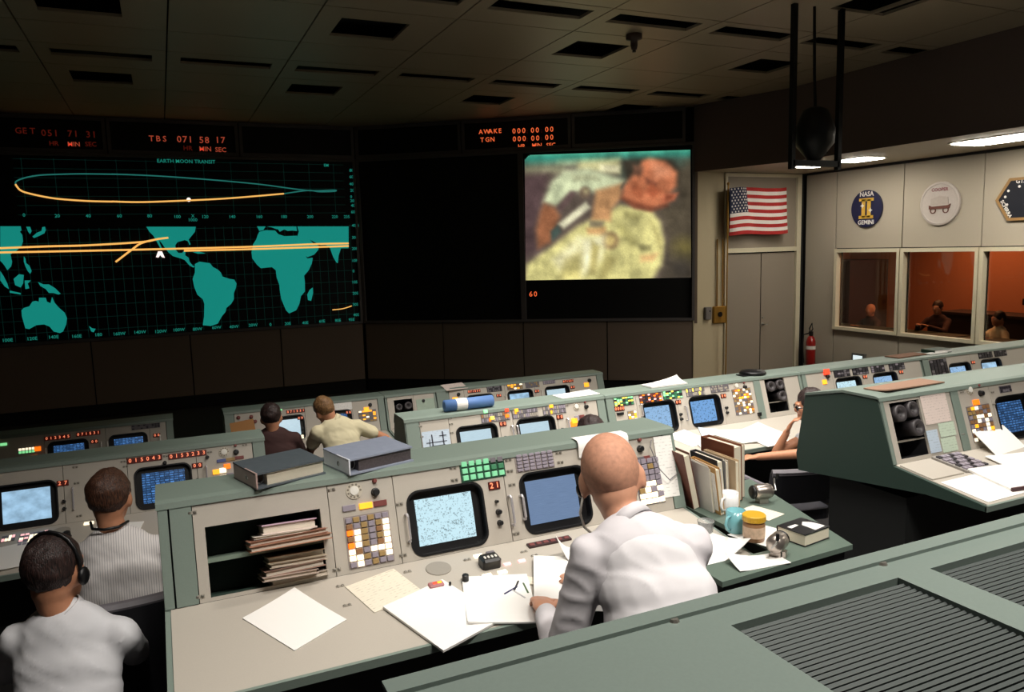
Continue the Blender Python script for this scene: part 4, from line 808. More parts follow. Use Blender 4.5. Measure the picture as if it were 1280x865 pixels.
for p, m in (((0.209,0.17), L_AMBER), ((0.249,0.166), L_WHITE), ((0.276,0.145), L_ORANGE), ((0.25,0.211), L_WHITE), ((0.21,0.215), B_AMBER), ((0.29,0.202), B_PURPLE)): place('button', btn_mesh(.038, .03, m), lb.t, FR_(2, *p))
lb.fasteners([(-0.544,0.034), (-0.541,0.127), (-0.295,0.036), (-0.284,0.066), (-0.065,0.034), (0.183,0.043), (-0.54,0.314), (0.391,0.026)])
lb.panel((-0.821,0.168)[0], .06, (-0.685,0.222)[0], .2, 6, 6, pick(9, [(P_, 4), (L_PINK, 3), (W_, 3), (B_GRAY, 3)]), desk=True); lb.panel((-0.906,0.134)[0], .05, (-0.844,0.159)[0], .12, 4, 2, pick(6, [(L_PINK, 3), (W_, 3), (B_GRAY, 3)]), desk=True)
lb.knob(*(-0.587,0.175), .02, None, .03, True); place('button', btn_mesh(.05, .03, L_WHITE), lb.t, DK_(2, *(-0.49,0.047)))
MB().lathe([(.045, 0), (.045, .004)], mat('speaker_mesh', (150, 144, 134), .6), DK_(2, *(-0.621,0.092)), 20).build('speaker_grille', lb.t)
# middle of row 2
m0 = (1.437,0.047)[0]; m1 = (3.021,0.098)[0]
mm1 = (1.95,0.184)[0]; mm2 = (2.417,0.178)[0]
mb = Console(2, m0 - .005, m1, 'middle console of the second row with a taped diagram and two pale screens', [m0 + .1, mm1 - .2, mm1 + .18, mm2 - .18, mm2 + .18, m1 - .07], [(mm1 - .159, .085, mm1 + .159, .337, .05), (mm2 - .159, .085, mm2 + .159, .337, .05)], [(m0, m0 + .098), (m1 - .068, m1)], back=.25)
mb.monitor(mm1, CRT_W); mb.monitor(mm2, CRT_W)
q0 = (1.99,0.068); q1 = (2.448,-0.003)
STR = [(P_, 5), (B_GRAY, 4), (B_BROWN, 3), (mat('button_beige', (164, 156, 144), .5), 5), (L_ORANGE, 1), (L_AMBER, 1)]
mb.panel((1.996,0.029)[0], .018, (2.216,0.025)[0], .08, 12, 2, pick(12, STR)); mb.panel((2.242,0.022)[0], .018, (2.444,0.021)[0], .08, 12, 2, pick(23, [(P_, 6), (B_GRAY, 3), (mat('button_beige', (164, 156, 144), .5), 6), (L_AMBER, 1)])); mb.panel((2.49,0.026)[0], .018, (2.678,0.029)[0], .08, 10, 2, pick(38, [(P_, 6), (B_GRAY, 3), (mat('button_beige', (164, 156, 144), .5), 6), (L_AMBER, 1)]))
for p, m in (((2.199,0.011), L_RED), ((2.196,0.052), L_ORANGE), ((2.275,0.02), L_AMBER), ((2.079,0.053), L_YELLOW), ((2.56,0.022), L_AMBER), ((2.034,0.001), L_GREEN)): place('button', btn_mesh(.03, .024, m, .012), mb.t, FR_(2, *p))
mb.digits(*(2.155,0.105), '00', .055, .034); mb.digits(*(2.619,0.109), '00', .055, .034)
mb.handle(*(2.217,0.177), .1); mb.handle(*(2.257,0.182), .1); mb.handle(*(2.674,0.18), .1); mb.knob(*(2.158,0.205), .011); mb.knob(*(2.622,0.203), .011)
mb.dial(*(2.774,0.046)); mb.knob(*(2.855,0.058), .015); mb.knob(*(2.851,0.023), .008, B_RED, .012)
mb.fasteners([(1.539,0.009), (1.539,0.048), (1.541,0.121), (1.764,0.019), (1.764,0.058), (1.761,0.12), (2.691,0.03), (2.875,0.118)])
for p, m in (((2.726,0.174), L_ORANGE), ((2.737,0.151), L_AMBER), ((2.767,0.136), P_), ((2.802,0.134), B_RED)): place('button', btn_mesh(.05, .04, m), mb.t, FR_(2, *p))
# third console of row 2: coloured button banks
r1 = (4.559,0.154)[0]; r2 = (5.019,0.153)[0]
rm1 = (3.505,0.184)[0] - .0; rm2 = (3.954,0.203)[0]
rb = Console(2, m1 + .012, r2, 'console of the second row with green, red and amber button banks', [m1 + .08, rm1 - .2, rm1 + .18, rm2 + .18, r1 - .075, r2 - .03], [(rm1 - .159, .085, rm1 + .159, .337, .05), (rm2 - .159, .085, rm2 + .159, .337, .05), ((4.611,0.125)[0], .02, (4.828,0.148)[0], .305, 0)], [(m1 + .012, m1 + .078), (r1 - .073, r1), (r2 - .028, r2)], back=.25)
rb.monitor(rm1, CRT_M); rb.monitor(rm2, crt('crt_blue_chart', 'table', (120, 170, 225), .95, .45))
rb.panel((3.106,0.032)[0], .02, (3.28,0.038)[0], .085, 7, 5, pick(3, [(L_GREEN, 4), (B_GREEND, 5), (L_YELLOW, 3), (B_DARK, 3)]), backm=B_DARK)
rb.panel((3.339,0.025)[0], .018, (3.546,0.034)[0], .085, 8, 5, pick(8, [(B_RED, 5), (B_DARK, 5), (L_PINK, 3), (L_ORANGE, 3)]), backm=B_DARK)
rb.panel((3.564,0.036)[0], .015, (3.748,0.036)[0], .08, 7, 5, pick(5, [(B_GREEND, 6), (L_GREEN, 3), (B_DARK, 3), (L_YELLOW, 1)]), backm=B_DARK)
rb.panel((3.79,0.04)[0], .015, (3.972,0.039)[0], .08, 12, 2, pick(15, [(B_GRAY, 4), (mat('button_beige', (164, 156, 144), .5), 4), (L_YELLOW, 1)])); rb.panel((4.037,0.039)[0], .015, (4.222,0.044)[0], .075, 12, 3, pick(16, [(B_GRAY, 3), (mat('button_beige', (164, 156, 144), .5), 4)]))
rb.digits(*(3.142,0.105), '0000', .09, .036); MB().box((0, 0, .005), (.06, .02, .01), BLACK, FR_(2, *(3.141,0.145))).build('counter_box', rb.t)
rb.panel((3.21,0.132)[0], .135, (3.289,0.141)[0], .21, 3, 4, pick(2, [(L_WHITE, 3), (L_AMBER, 3), (B_AMBER, 2)]))
rb.digits(*(3.695,0.114), '00', .055, .034); rb.digits(*(4.152,0.111), '00', .055, .034)
for p in ((3.696,0.213), (3.696,0.252), (4.157,0.212), (4.155,0.252)): rb.knob(*p, .011)
rb.handle(*(3.748,0.212), .11); rb.handle(*(3.334,0.139), .09)
rb.dial(*(4.308,0.039)); rb.knob(*(4.388,0.061), .015); rb.knob(*(4.389,0.024), .008, B_RED, .012)
rb.panel((4.248,0.196)[0], .07, (4.443,0.203)[0], .285, 7, 10, pick(77, [(L_WHITE, 3), (L_AMBER, 2), (L_ORANGE, 1.2), (B_AMBER, 5), (B_BROWN, 3), (B_GRAY, 3)]))
tube_bay(rb, (4.611,0.125)[0], .02, (4.828,0.148)[0], .305, ((.3, .22, .045), (.76, .2, .043), (.78, .55, .045)))
MB().box((0, 0, .01), (.03, .03, .02), BLACK, FR_(2, *(4.482,0.303))).build('socket', rb.t)
# fourth and fifth of row 2, partly behind the dark-sided console
s1 = (6.551,0.116)[0]
um1 = (5.569,0.173)[0]; um2 = (6.034,0.167)[0]
ub = Console(2, r2 + .012, s1, 'console of the second row behind the dark end panel, two bright screens', [r2 + .06, um1 - .18, um1 + .18, um2 + .18, s1 - .02], [(um1 - .159, .085, um1 + .159, .337, .05), (um2 - .159, .085, um2 + .159, .337, .05)], [(r2 + .012, r2 + .058)], back=.25)
ub.monitor(um1, CRT_T); ub.monitor(um2, CRT_M)
place('button', btn_mesh(.06, .05, L_RED, .02), ub.t, FR_(2, *(5.322,0.018))); ub.knob(*(5.328,0.062), .016); place('button', btn_mesh(.05, .04, L_AMBER), ub.t, FR_(2, *(5.283,0.105)))
ub.panel((5.414,0.034)[0], .018, (5.606,0.051)[0], .078, 5, 3, pick(60, [(B_DARK, 5), (B_GRAY, 2), (B_PURPLE, 1)]), backm=BLACK)
ub.panel((5.643,0.025)[0], .018, (5.84,0.043)[0], .078, 5, 3, pick(61, [(B_DARK, 5), (B_GRAY, 2), (B_PURPLE, 1)]), backm=BLACK)
ub.panel((5.877,0.024)[0], .018, (6.048,0.04)[0], .078, 5, 3, pick(62, [(B_DARK, 5), (B_GRAY, 2), (B_PURPLE, 1)]), backm=BLACK)
ub.panel((6.112,0.023)[0], .018, (6.314,0.041)[0], .078, 5, 3, pick(63, [(B_DARK, 5), (B_GRAY, 2), (B_PURPLE, 1)]), backm=BLACK)
ub.digits(*(5.78,0.105), '00', .055, .034); ub.digits(*(6.25,0.104), '00', .055, .034)
vm1 = (7.068,0.172)[0]; vm2 = (7.54,0.166)[0]; s2 = (8.31,0.167)[0]
vb = Console(2, s1 + .012, s2 + .4, 'farthest console of the second row near the windows', [s1 + .1, vm1 - .18, vm1 + .18, vm2 + .18, s2 + .38], [(vm1 - .159, .085, vm1 + .159, .337, .05), (vm2 - .159, .085, vm2 + .159, .337, .05)], [(s1 + .012, s1 + .098)], back=.25)
vb.monitor(vm1, CRT_M); vb.monitor(vm2, CRT_C)
vb.panel((6.657,0.103)[0], .03, (6.896,0.101)[0], .19, 5, 5, pick(70, [(B_DARK, 5), (B_GRAY, 2)]), backm=BLACK); vb.panel((7.377,0.046)[0], .018, (7.585,0.047)[0], .075, 5, 3, pick(71, [(B_DARK, 5), (B_GRAY, 1)]), backm=BLACK); vb.panel((7.621,0.05)[0], .018, (7.81,0.049)[0], .075, 5, 3, pick(72, [(B_DARK, 5), (B_GRAY, 1)]), backm=BLACK)
vb.digits(*(7.272,0.102), '00', .055, .034)
# ------------------------------------------------ row 1 (front row)
t0, t1 = -1.9, (-0.015,0.12)[0]
tm1 = (-0.87,0.198)[0]; tm2 = (-0.394,0.19)[0]
tb = Console(1, t0, t1, 'dim front-row console under the world map with dark blue screens', [t0 + .02, tm1 - .55, tm1 - .18, tm2 - .18, tm2 + .18, t1 - .06], [(tm1 - .159, .085, tm1 + .159, .337, .05), (tm2 - .159, .085, tm2 + .159, .337, .05)], [(t1 - .058, t1)], back=.25)
tb.monitor(tm1, CRT_D); tb.monitor(tm2, CRT_D)
tb.digits(*(-0.948,0.053), '012345', .2, .036); tb.digits(*(-0.709,0.048), '071531', .19, .036); tb.digits(*(-0.666,0.125), '00', .06, .034); tb.digits(*(-0.158,0.132), '00', .06, .034)
for p in ((-1.041,0.189), (-0.613,0.19), (-0.562,0.189), (-0.132,0.187)): tb.handle(*p, .1, WHITEP)
tb.panel((-1.247,0.141)[0], .11, (-1.123,0.143)[0], .16, 5, 2, lambda i, j: (L_WHITE if j == 0 else L_GREEN)); place('button', btn_mesh(.05, .04, L_ORANGE), tb.t, FR_(1, *(-1.104,0.132))); place('button', btn_mesh(.05, .04, L_ORANGE), tb.t, FR_(1, *(-1.132,0.205)))
place('button', btn_mesh(.05, .022, L_GREEN), tb.t, FR_(1, *(-1.352,0.061))); tb.panel((-0.36,0.077)[0], .02, (-0.126,0.069)[0], .06, 10, 3, pick(81, [(B_GRAY, 3), (B_DARK, 3)]))
a0, a1 = (0.435,0.099)[0], (1.996,0.119)[0]
am1 = (1.017,0.216)[0]; am2 = (1.49,0.201)[0]
ab = Console(1, a0, a1, 'front-row console with the dark-jacketed and cream-shirted men before it', [a0 + .09, am1 - .17, am1 + .17, am2 + .17, a1 - .07], [(am1 - .159, .085, am1 + .159, .337, .05), (am2 - .159, .085, am2 + .159, .337, .05)], [(a0, a0 + .088), (a1 - .068, a1)], back=.25)
ab.monitor(am1, CRT_W); ab.monitor(am2, CRT_D)
for p in ((0.563,0.052), (0.632,0.099), (0.68,0.058), (0.712,0.108)): ab.knob(*p, .016, B_RED)
place('button', btn_mesh(.05, .022, L_GREEN), ab.t, FR_(1, *(0.946,0.017))); ab.digits(*(1.1,0.051), '071531', .18, .034); ab.digits(*(1.139,0.123), '00', .06, .034); ab.digits(*(1.617,0.122), '00', .06, .034)
for p in ((1.148,0.224), (1.147,0.268)): ab.knob(*p, .013)
ab.knob(*(1.847,0.069), .018); place('button', btn_mesh(.05, .05, L_AMBER), ab.t, FR_(1, *(1.803,0.114)))
ab.panel((1.717,0.211)[0], .12, (1.898,0.224)[0], .24, 5, 6, pick(91, [(L_WHITE, 2), (L_AMBER, 3), (B_AMBER, 4), (B_GRAY, 4)])); ab.panel((1.039,0.377)[0], .29, (1.153,0.392)[0], .33, 4, 2, pick(17, [(L_WHITE, 2), (L_AMBER, 3)]))
# narrow tube cabinet of the front row
b0, b1 = (2.009,0.12)[0], (2.562,0.139)[0]
cb = Console(1, b0, b1, 'narrow front-row cabinet with dark tube bay and pale green panel', [b0 + .02, (2.312,0.111)[0], b1 - .02], [((2.099,0.113)[0], .05, (2.299,0.11)[0], .3, 0)], [], back=.25)
tube_bay(cb, (2.099,0.113)[0], .05, (2.299,0.11)[0], .3, ((.25, .3, .035), (.75, .28, .04)))
MB().box((0, 0, .002), (.2, .2, .004), mat('pale_green_panel', (160, 178, 162), .6), FR_(1, (2.438,0.125)[0], .17)).build('inset_panel', cb.t); cb.knob(*(2.417,0.088), .016)
e0, e1 = (2.571,0.14)[0], (4.638,0.128)[0]
em0 = (3.063,0.176)[0]; em1 = (3.547,0.174)[0]; em2 = (4.013,0.173)[0]
eb = Console(1, e0, e1, 'front-row console with three small screens below the blank screen', [e0 + .14, em0 - .18, em1 - .18, em1 + .19, em2 + .18, e1 - .09], [(em0 - .159, .085, em0 + .159, .337, .05), (em1 - .159, .085, em1 + .159, .337, .05), (em2 - .159, .085, em2 + .159, .337, .05)], [(e0, e0 + .138), (e1 - .088, e1)], back=.25)
eb.monitor(em0, CRT_W); eb.monitor(em1, CRT_C); eb.monitor(em2, CRT_W)
eb.digits(*(3.003,0.046), '071531', .15, .034); eb.digits(*(4.171,0.049), '071531', .14, .034); eb.knob(*(2.819,0.062), .018); place('button', btn_mesh(.06, .05, L_AMBER), eb.t, FR_(1, *(2.774,0.114)))
eb.panel((3.158,0.053)[0], .015, (3.332,0.052)[0], .075, 8, 3, pick(31, [(B_GRAY, 3), (B_DARK, 4)]), backm=B_DARK); eb.panel((3.402,0.041)[0], .015, (3.589,0.042)[0], .075, 5, 3, pick(32, [(L_AMBER, 4), (L_WHITE, 2), (B_AMBER, 4), (B_BROWN, 2)])); eb.panel((3.627,0.055)[0], .015, (3.798,0.054)[0], .075, 8, 3, pick(33, [(B_GRAY, 3), (B_AMBER, 1)])); eb.panel((3.85,0.05)[0], .01, (4.003,0.056)[0], .055, 6, 3, lambda i, j: B_PURPLE)
for p in ((3.286,0.124), (3.756,0.123), (4.215,0.124)): eb.digits(*p, '00', .06, .034)
eb.knob(*(4.449,0.067), .02); place('button', btn_mesh(.06, .05, L_AMBER), eb.t, FR_(1, *(4.403,0.114)))
for p in ((3.358,0.19), (3.807,0.174)): eb.handle(*p, .1, WHITEP)
# ------------------------------------------------ row 4: the grilled console top in front of the camera
q = thing('rear_console', (1.6, .5, .99), 'green console top with black ventilation grilles in the near foreground', 'console')
RT = 2.14; Y4 = .845
G4 = mat('rear_console_paint', (100, 112, 106), .5, var=.08, scale=220)
MB().box((1.9, Y4 - .015, RT - .004), (3.4, .03, .016), G4).build('top_lip', q)
gr = [(.66, .98), (1.05, 1.37), (1.44, 1.76), (1.83, 2.15), (2.22, 2.54)]
MB().prism(rect(.2, .22, 3.6, Y4), RT - .03, RT - .002, G4, None, [rect(a, .3, b_, Y4 - .075) for a, b_ in gr]).build('top_plate', q)
GRL = mat('grille_black', (46, 54, 52), .6, .2)
for a, b_ in gr:
    o = MB().box(((a + b_) / 2, (.3 + Y4 - .075) / 2, RT - .035), (b_ - a, Y4 - .375, .01), DARK).build('grille', q)
    n = 48; me = MB().box((0, 0, 0), (b_ - a, .005, .008), GRL).mesh('grille_slat')
    for i in range(n): place('grille_slat', me, o, Matrix.Translation(((a + b_) / 2, .305 + i * (Y4 - .39) / (n - 1), RT - .012)) @ Matrix.Rotation(.5, 4, 'X'))
MB().box((1.9, Y4 - .01, 1.6), (3.38, .02, 1.06), DGREEN).build('rear_panel', q); MB().box((.21, .53, 1.6), (.02, .6, 1.06), DGREEN).build('side_panel', q)
MB().box((1.9, .25, 1.85), (3.38, .02, .56), FACE).build('face_panel', q)
for x_ in (.6, 1.0, 1.4): MB().lathe([(.008, 0), (.006, .004)], FASTN, Matrix.Translation((x_, Y4 - .03, RT - .002)), 8).build('screw', q)

# ================================================================== loose things
def paper_mat(name, rgb, lines=True):
    if name in MATS: return MATS[name]
    m = mat(name, rgb, .8, var=0); nt = m.node_tree; b = nt.nodes['Principled BSDF']; N = nt.nodes.new; L = nt.links.new
    if lines:
        tc = N('ShaderNodeTexCoord'); w = N('ShaderNodeTexWave'); w.bands_direction = 'Y'; w.inputs['Scale'].default_value = 22; w.inputs['Distortion'].default_value = .3
        nz = N('ShaderNodeTexNoise'); nz.inputs['Scale'].default_value = 60; mu = N('ShaderNodeMath'); mu.operation = 'MULTIPLY'
        L(tc.outputs['Object'], w.inputs['Vector']); L(tc.outputs['Object'], nz.inputs['Vector']); L(w.outputs['Fac'], mu.inputs[0]); L(nz.outputs['Fac'], mu.inputs[1])
        rp = N('ShaderNodeValToRGB'); rp.color_ramp.elements[0].position = .45; rp.color_ramp.elements[1].position = .6
        c = srgb(*rgb); rp.color_ramp.elements[0].color = (*c, 1); rp.color_ramp.elements[1].color = (*[v * .72 for v in c], 1)
        L(mu.outputs[0], rp.inputs[0]); L(rp.outputs[0], b.inputs['Base Color'])
    return m
PW = paper_mat('printed_paper', (238, 236, 232)); PB = paper_mat('plain_paper', (240, 238, 234), False); PC = paper_mat('cream_paper', (226, 218, 200)); PG = paper_mat('pale_green_paper', (196, 212, 192)); PL = paper_mat('pale_blue_paper', (190, 206, 222)); PK = paper_mat('pinkish_paper', (222, 206, 198))
def paper(label, M, w, h, m=None, t=.002, curl=.0, seed=0, name='paper_sheet', cat='paper', group=None):
    m = m or PW; n = 7; vs = []; fs = []; r = random.Random(seed); a, b = r.uniform(-1, 1), r.uniform(-1, 1)
    for k in (0, 1):
        for j in range(n):
            for i in range(n):
                u, v = i / (n - 1) - .5, j / (n - 1) - .5
                vs.append((u * w, v * h, (0 if k == 0 else t) + curl * max(0, u * a + v * b) ** 2 * 4))
    q = n * n
    for j in range(n - 1):
        for i in range(n - 1):
            f0 = (j * n + i, j * n + i + 1, (j + 1) * n + i + 1, (j + 1) * n + i); fs.append(f0[::-1]); fs.append(tuple(x + q for x in f0))
    ed = [i for i in range(n)] + [j * n + n - 1 for j in range(1, n)] + [(n - 1) * n + i for i in range(n - 2, -1, -1)] + [j * n for j in range(n - 2, 0, -1)]
    for x, y in zip(ed, ed[1:] + ed[:1]): fs.append((x, y, y + q, x + q))
    me = MB().add(vs, fs, m).mesh(name, (0, 0, 0), False); o = bpy.data.objects.new(name, me); COL.objects.link(o); o.matrix_world = M
    return tag(o, label, cat, group)
def flat(x, y, z, rot=0.): return Matrix.Translation((x, y, z)) @ Matrix.Rotation(rot, 4, 'Z')
GP = 'papers lying on the consoles'
# on the near desk
paper('pale sheet with a drawn circle lying beneath the lit button bank', DK_(3, .63, .15, .001, .28), .2, .2, PC, group=GP)
paper('blank white sheet at the desk corner under the shelf bay', DK_(3, .31, .21, .001, .5), .21, .27, PB, .003, .004, 2, group=GP)
paper('white printed stack lying before the speaker grille on the near desk', DK_(3, .77, .37, .003, .35), .26, .32, PB, .008, .006, 3, group=GP)
paper('white sheets lying across the middle of the near desk', DK_(3, .98, .36, .002, -.3), .24, .3, PB, .006, .008, 4, group=GP)
paper('thick pad of white sheets beside the bald man left arm', DK_(3, 1.26, .37, .002, -.45), .27, .32, PB, .022, .002, 5, 'paper_pad', 'paper pad', GP)
paper('small folded white sheet below the plain blue screen', DK_(3, 1.37, .24, .001, .5), .12, .15, PB, .003, .05, 8, group=GP)
paper('narrow folded card beside the pens on the near desk', DK_(3, 1.1, .27, .001, -.6), .13, .05, PC, .004, .03, 9, group=GP)
for i, (dx, dy, c_, lb) in enumerate(((0, 0, (40, 44, 90), 'dark blue pen'), (.03, -.02, (30, 30, 34), 'black pen'), (.055, .005, (70, 96, 60), 'green pen'), (.015, .03, (200, 198, 200), 'silver pen'))):
    M = DK_(3, 1.04 + dx, .33 + dy, .006, .4 + i * .5); b = MB(); mm = mat('pen_%d' % i, c_, .4, var=0)
    b = thing('pen', M.translation, lb + ' lying in the small heap of pens on the near desk', 'pen', 'pens on the near desk')
    MB().tube([(-.035, 0, 0), (.03, 0, 0)], .0045, mm, M, 7).build('barrel', b); MB().tube([(.03, 0, 0), (.04, 0, 0)], [.0045, .001], STEEL, M, 7).build('tip', b)
# over and on the face of the near console
b = MB(); M = FR_(3); P2 = []
prof = [(2.84 + .0, 1.829), (2.815, 1.829), (2.79, 1.828), (2.778, 1.815), (2.774, 1.79), (2.772, 1.755)]
vs = [(x, y, z) for x in (1.55, 1.80) for y, z in prof] + [(x, y - .002, z + .002) for x in (1.55, 1.80) for y, z in prof]; n = len(prof)
fs = [(i, i + 1, n + i + 1, n + i) for i in range(n - 1)] + [(2 * n + i, 3 * n + i, 3 * n + i + 1, 2 * n + i + 1) for i in range(n - 1)]
b.add(vs, fs, PB).build('paper_sheet', None, True, label='white sheet draped over the console top above the bald head', cat='paper', group=GP)
nt_ = paper('long white handwritten strip hanging at the end of the near console', FR_(3, 1.983, .155, .004) @ Matrix.Rotation(-.03, 4, 'Z'), .094, .27, PW, .001, group=GP)
b = MB(); b.tube([tuple(FR_(3, 1.925, .03, .01).translation), tuple(FR_(3, 1.9, .06, .03).translation), tuple(FR_(3, 1.92, .16, .04).translation), tuple(FR_(3, 1.97, .215, .03).translation), tuple(FR_(3, 2.03, .19, .02).translation)], .0022, mat('cord_grey', (110, 108, 112), .5), None, 6); b.build('cord', None, label='thin grey cord looping across the hanging paper strip', cat='cord')
# diagram sheet on the middle console of row 2
dg = paper('pale blue sheet with a line diagram taped to the middle console', FR_(2, ((1.643,0.139)[0]), .19, .002), .2, .2, PL, .001, group=GP)
b = MB(); MD = FR_(2, (1.643,0.139)[0], .19, .0045); INK = mat('ink', (40, 40, 56), .7, var=0)
for c_, d_ in (((-.03, .02, 0), (.008, .11, .001)), ((.05, .03, 0), (.008, .12, .001)), ((0, .02, 0), (.15, .005, .001)), ((.01, -.005, 0), (.1, .004, .001)), ((0, -.08, 0), (.15, .005, .001)), ((-.03, -.05, 0), (.014, .03, .001)), ((.05, -.05, 0), (.022, .03, .001)), ((.05, .06, 0), (.05, .006, .001)), ((-.05, .02, 0), (.005, .05, .001))): b.box(c_, d_, INK, MD)
o = b.build('drawing', dg, kind='stuff'); o.data.transform(dg.matrix_world.inverted() @ Matrix.Translation(dg.location))
# papers on the face of the dark-sided console
paper('pinkish typed sheet above the small cards on the dark-sided console', FR_(3, 3.764, .09, .003), .2, .165, PK, .001, group=GP)
paper('narrow pale blue card on the face of the dark-sided console', FR_(3, 3.693, .263, .003), .085, .12, PL, .001, group=GP)
paper('upper pale green card on the face of the dark-sided console', FR_(3, 3.815, .213, .003), .125, .076, PG, .001, group=GP)
paper('lower pale green card on the face of the dark-sided console', FR_(3, 3.805, .294, .003), .12, .078, PG, .001, group=GP)
# desk of the dark-sided console
pl_ = MB().box((0, 0, .004), (.235, .19, .008), FACE, DK_(3, 3.5, .115), .002).build('writing_plate', dc.t)
ky = MB().box((0, 0, .006), (.2, .2, .012), mat('keypad_base', (150, 146, 140), .5), DK_(3, 3.735, .11)).build('keypad', dc.t)
for j in range(5):
    for i in range(6): place('key', btn_mesh(.024, .026, B_PURPLE if (i + j) % 3 else B_DARK, .008), ky, DK_(3, 3.735, .11) @ Matrix.Translation((-.076 + i * .03, .074 - j * .037, .012)))
paper('blank white sheet at the near corner of the dark-sided console', DK_(3, 3.55, .36, .001, .02), .3, .24, PB, .002, group=GP)
paper('white sheets rising against the screen of the dark-sided console', DK_(3, 4.16, .04, .03, .1) @ Matrix.Rotation(.55, 4, 'X'), .3, .2, PB, .003, .01, 3, group=GP)
paper('broad white sheets in the middle of the dark-sided console desk', DK_(3, 4.1, .28, .003, -.1), .4, .3, PB, .004, .01, 13, group=GP)
nb = thing('ring_binder', DK_(3, 3.82, .36).translation, 'open white ring binder with dark spine on the dark-sided console', 'binder')
MN = DK_(3, 3.82, .34, .003, -.12)
MB().box((-.0, 0, .006), (.36, .25, .012), PB, MN).build('pages', nb); MB().box((0, -.128, .008), (.36, .012, .018), mat('maroon_cover', (70, 36, 40), .5), MN).build('spine', nb); MB().box((.2, -.06, .006), (.06, .14, .014), mat('maroon_cover', (70, 36, 40), .5), MN).build('cover', nb)
# desk of the third console of row 2
for i, (x, w, rot, a, h_, lb) in enumerate(((3.62, .16, .2, .22, .28, 'white sheet on the second-row desk beside the brown folders'), (3.86, .12, -.5, .15, .2, 'grey printed sheet below the blue chart screen'), (4.0, .26, -.3, .25, .3, 'white sheets in the middle of the second-row desk'), (4.27, .28, .25, .28, .3, 'white sheets under the arm of the man in glasses'), (4.2, .42, .1, .26, .2, 'overlapping white sheet at the edge of the second-row desk'), (3.72, .36, -.2, .26, .2, 'white sheet behind the upright brown binder'))):
    paper(lb, DK_(2, x, w, .001 + .001 * i, rot), a, h_, [PB, PL, PB, PB, PW, PB][i], .004, .006, 20 + i, group=GP)
paper('white sheets on the desk before the man with the headset', DK_(2, -.75, .3, .001, .2), .3, .28, PB, .004, .004, 31, group=GP)
paper('white sheet on the desk beside the man in the striped shirt', DK_(2, -.35, .25, .001, -.2), .24, .28, PB, .004, .004, 32, group=GP)
# on console tops
paper('white sheet lying on top of the middle second-row console', flat(2.85, 5.12, 1.506, .05), .34, .15, PB, .003, .02, 5, group=GP)
paper('white sheets lying on top of the button-bank console', flat(3.66, 5.1, 1.506, .03), .36, .14, PB, .012, .03, 6, group=GP)
paper('brown sheet lying on top of the second-row console by the lamp box', flat(6.5, 5.12, 1.506, .06), .42, .15, paper_mat('brown_sheet', (120, 84, 62), False), .01, group=GP)
paper('thin white sheet on the far second-row console', flat(6.85, 5.06, 1.506, .02), .26, .06, PB, .012, group=GP)
paper('long brown sheet lying on the dark-sided console top', flat(3.72, 2.93, 1.826, .08), .5, .15, paper_mat('tan_sheet', (150, 118, 98), False), .006, .01, 7, group=GP)
paper('pinkish sheet lying on the front-row console beside the red numerals', flat(2.8, 7.75, 1.166, .1) @ Matrix.Rotation(.25, 4, 'X'), .26, .16, PK, .004, group=GP)
paper('white sheet hung on the face of the front-row console beside the cream shirt', FR_(1, 1.56, .055, .003), .2, .075, PW, .001, group=GP)
paper('pale sheet covering the screen beneath the blue roll', FR_(1, em0, .2, .008), .24, .17, PB, .001, group=GP)
bk = thing('green_book', (6.95, 5.13, 1.506), 'dark green book lying on the far second-row console', 'book')
MB().box((6.95, 5.13, 1.523), (.25, .15, .03), mat('book_green', (40, 62, 48), .6)).build('cover', bk); MB().box((6.95, 5.128, 1.523), (.244, .152, .022), PB).build('pages', bk)
ht = thing('black_cap', (4.6, 5.12, 1.505), 'flat black cap lying on the second-row console top', 'cap')
MB().lathe([(.1, 0), (.115, .012), (.1, .03), (.05, .038), (.001, .04)], BLACK, Matrix.Translation((4.6, 5.12, 1.505)), 18).build('crown', ht, True); MB().box((4.49, 5.1, 1.509), (.1, .1, .006), BLACK).build('brim', ht)
rl = thing('paper_roll', (1.93, 5.08, 1.55), 'rolled blue chart with white band on the middle console top', 'roll')
BLU = mat('roll_blue', (86, 122, 178), .6, var=.06); xa_, xb_ = 1.75, 2.12
MB().lathe([(.02, 0), (.042, .001), (.042, xb_ - xa_), (.02, xb_ - xa_ + .001)], BLU, frame((xa_, 5.07, 1.548), (0, 1, 0), (0, 0, 1), (1, 0, 0)), 18).build('roll', rl, True)
MB().lathe([(.0425, 0), (.0435, .002), (.0435, .08), (.0425, .082)], PB, frame((xa_ + .085, 5.07, 1.548), (0, 1, 0), (0, 0, 1), (1, 0, 0)), 18, False).build('label_band', rl)
ev = paper('brown envelope propped on the front-row console beside the dark jacket', frame((.58, 7.46, 1.03), (.96, .1, .12), (0, .35, .93), (0, -.93, .35)), .22, .16, paper_mat('kraft', (170, 120, 70), False), .004, name='envelope', cat='envelope')
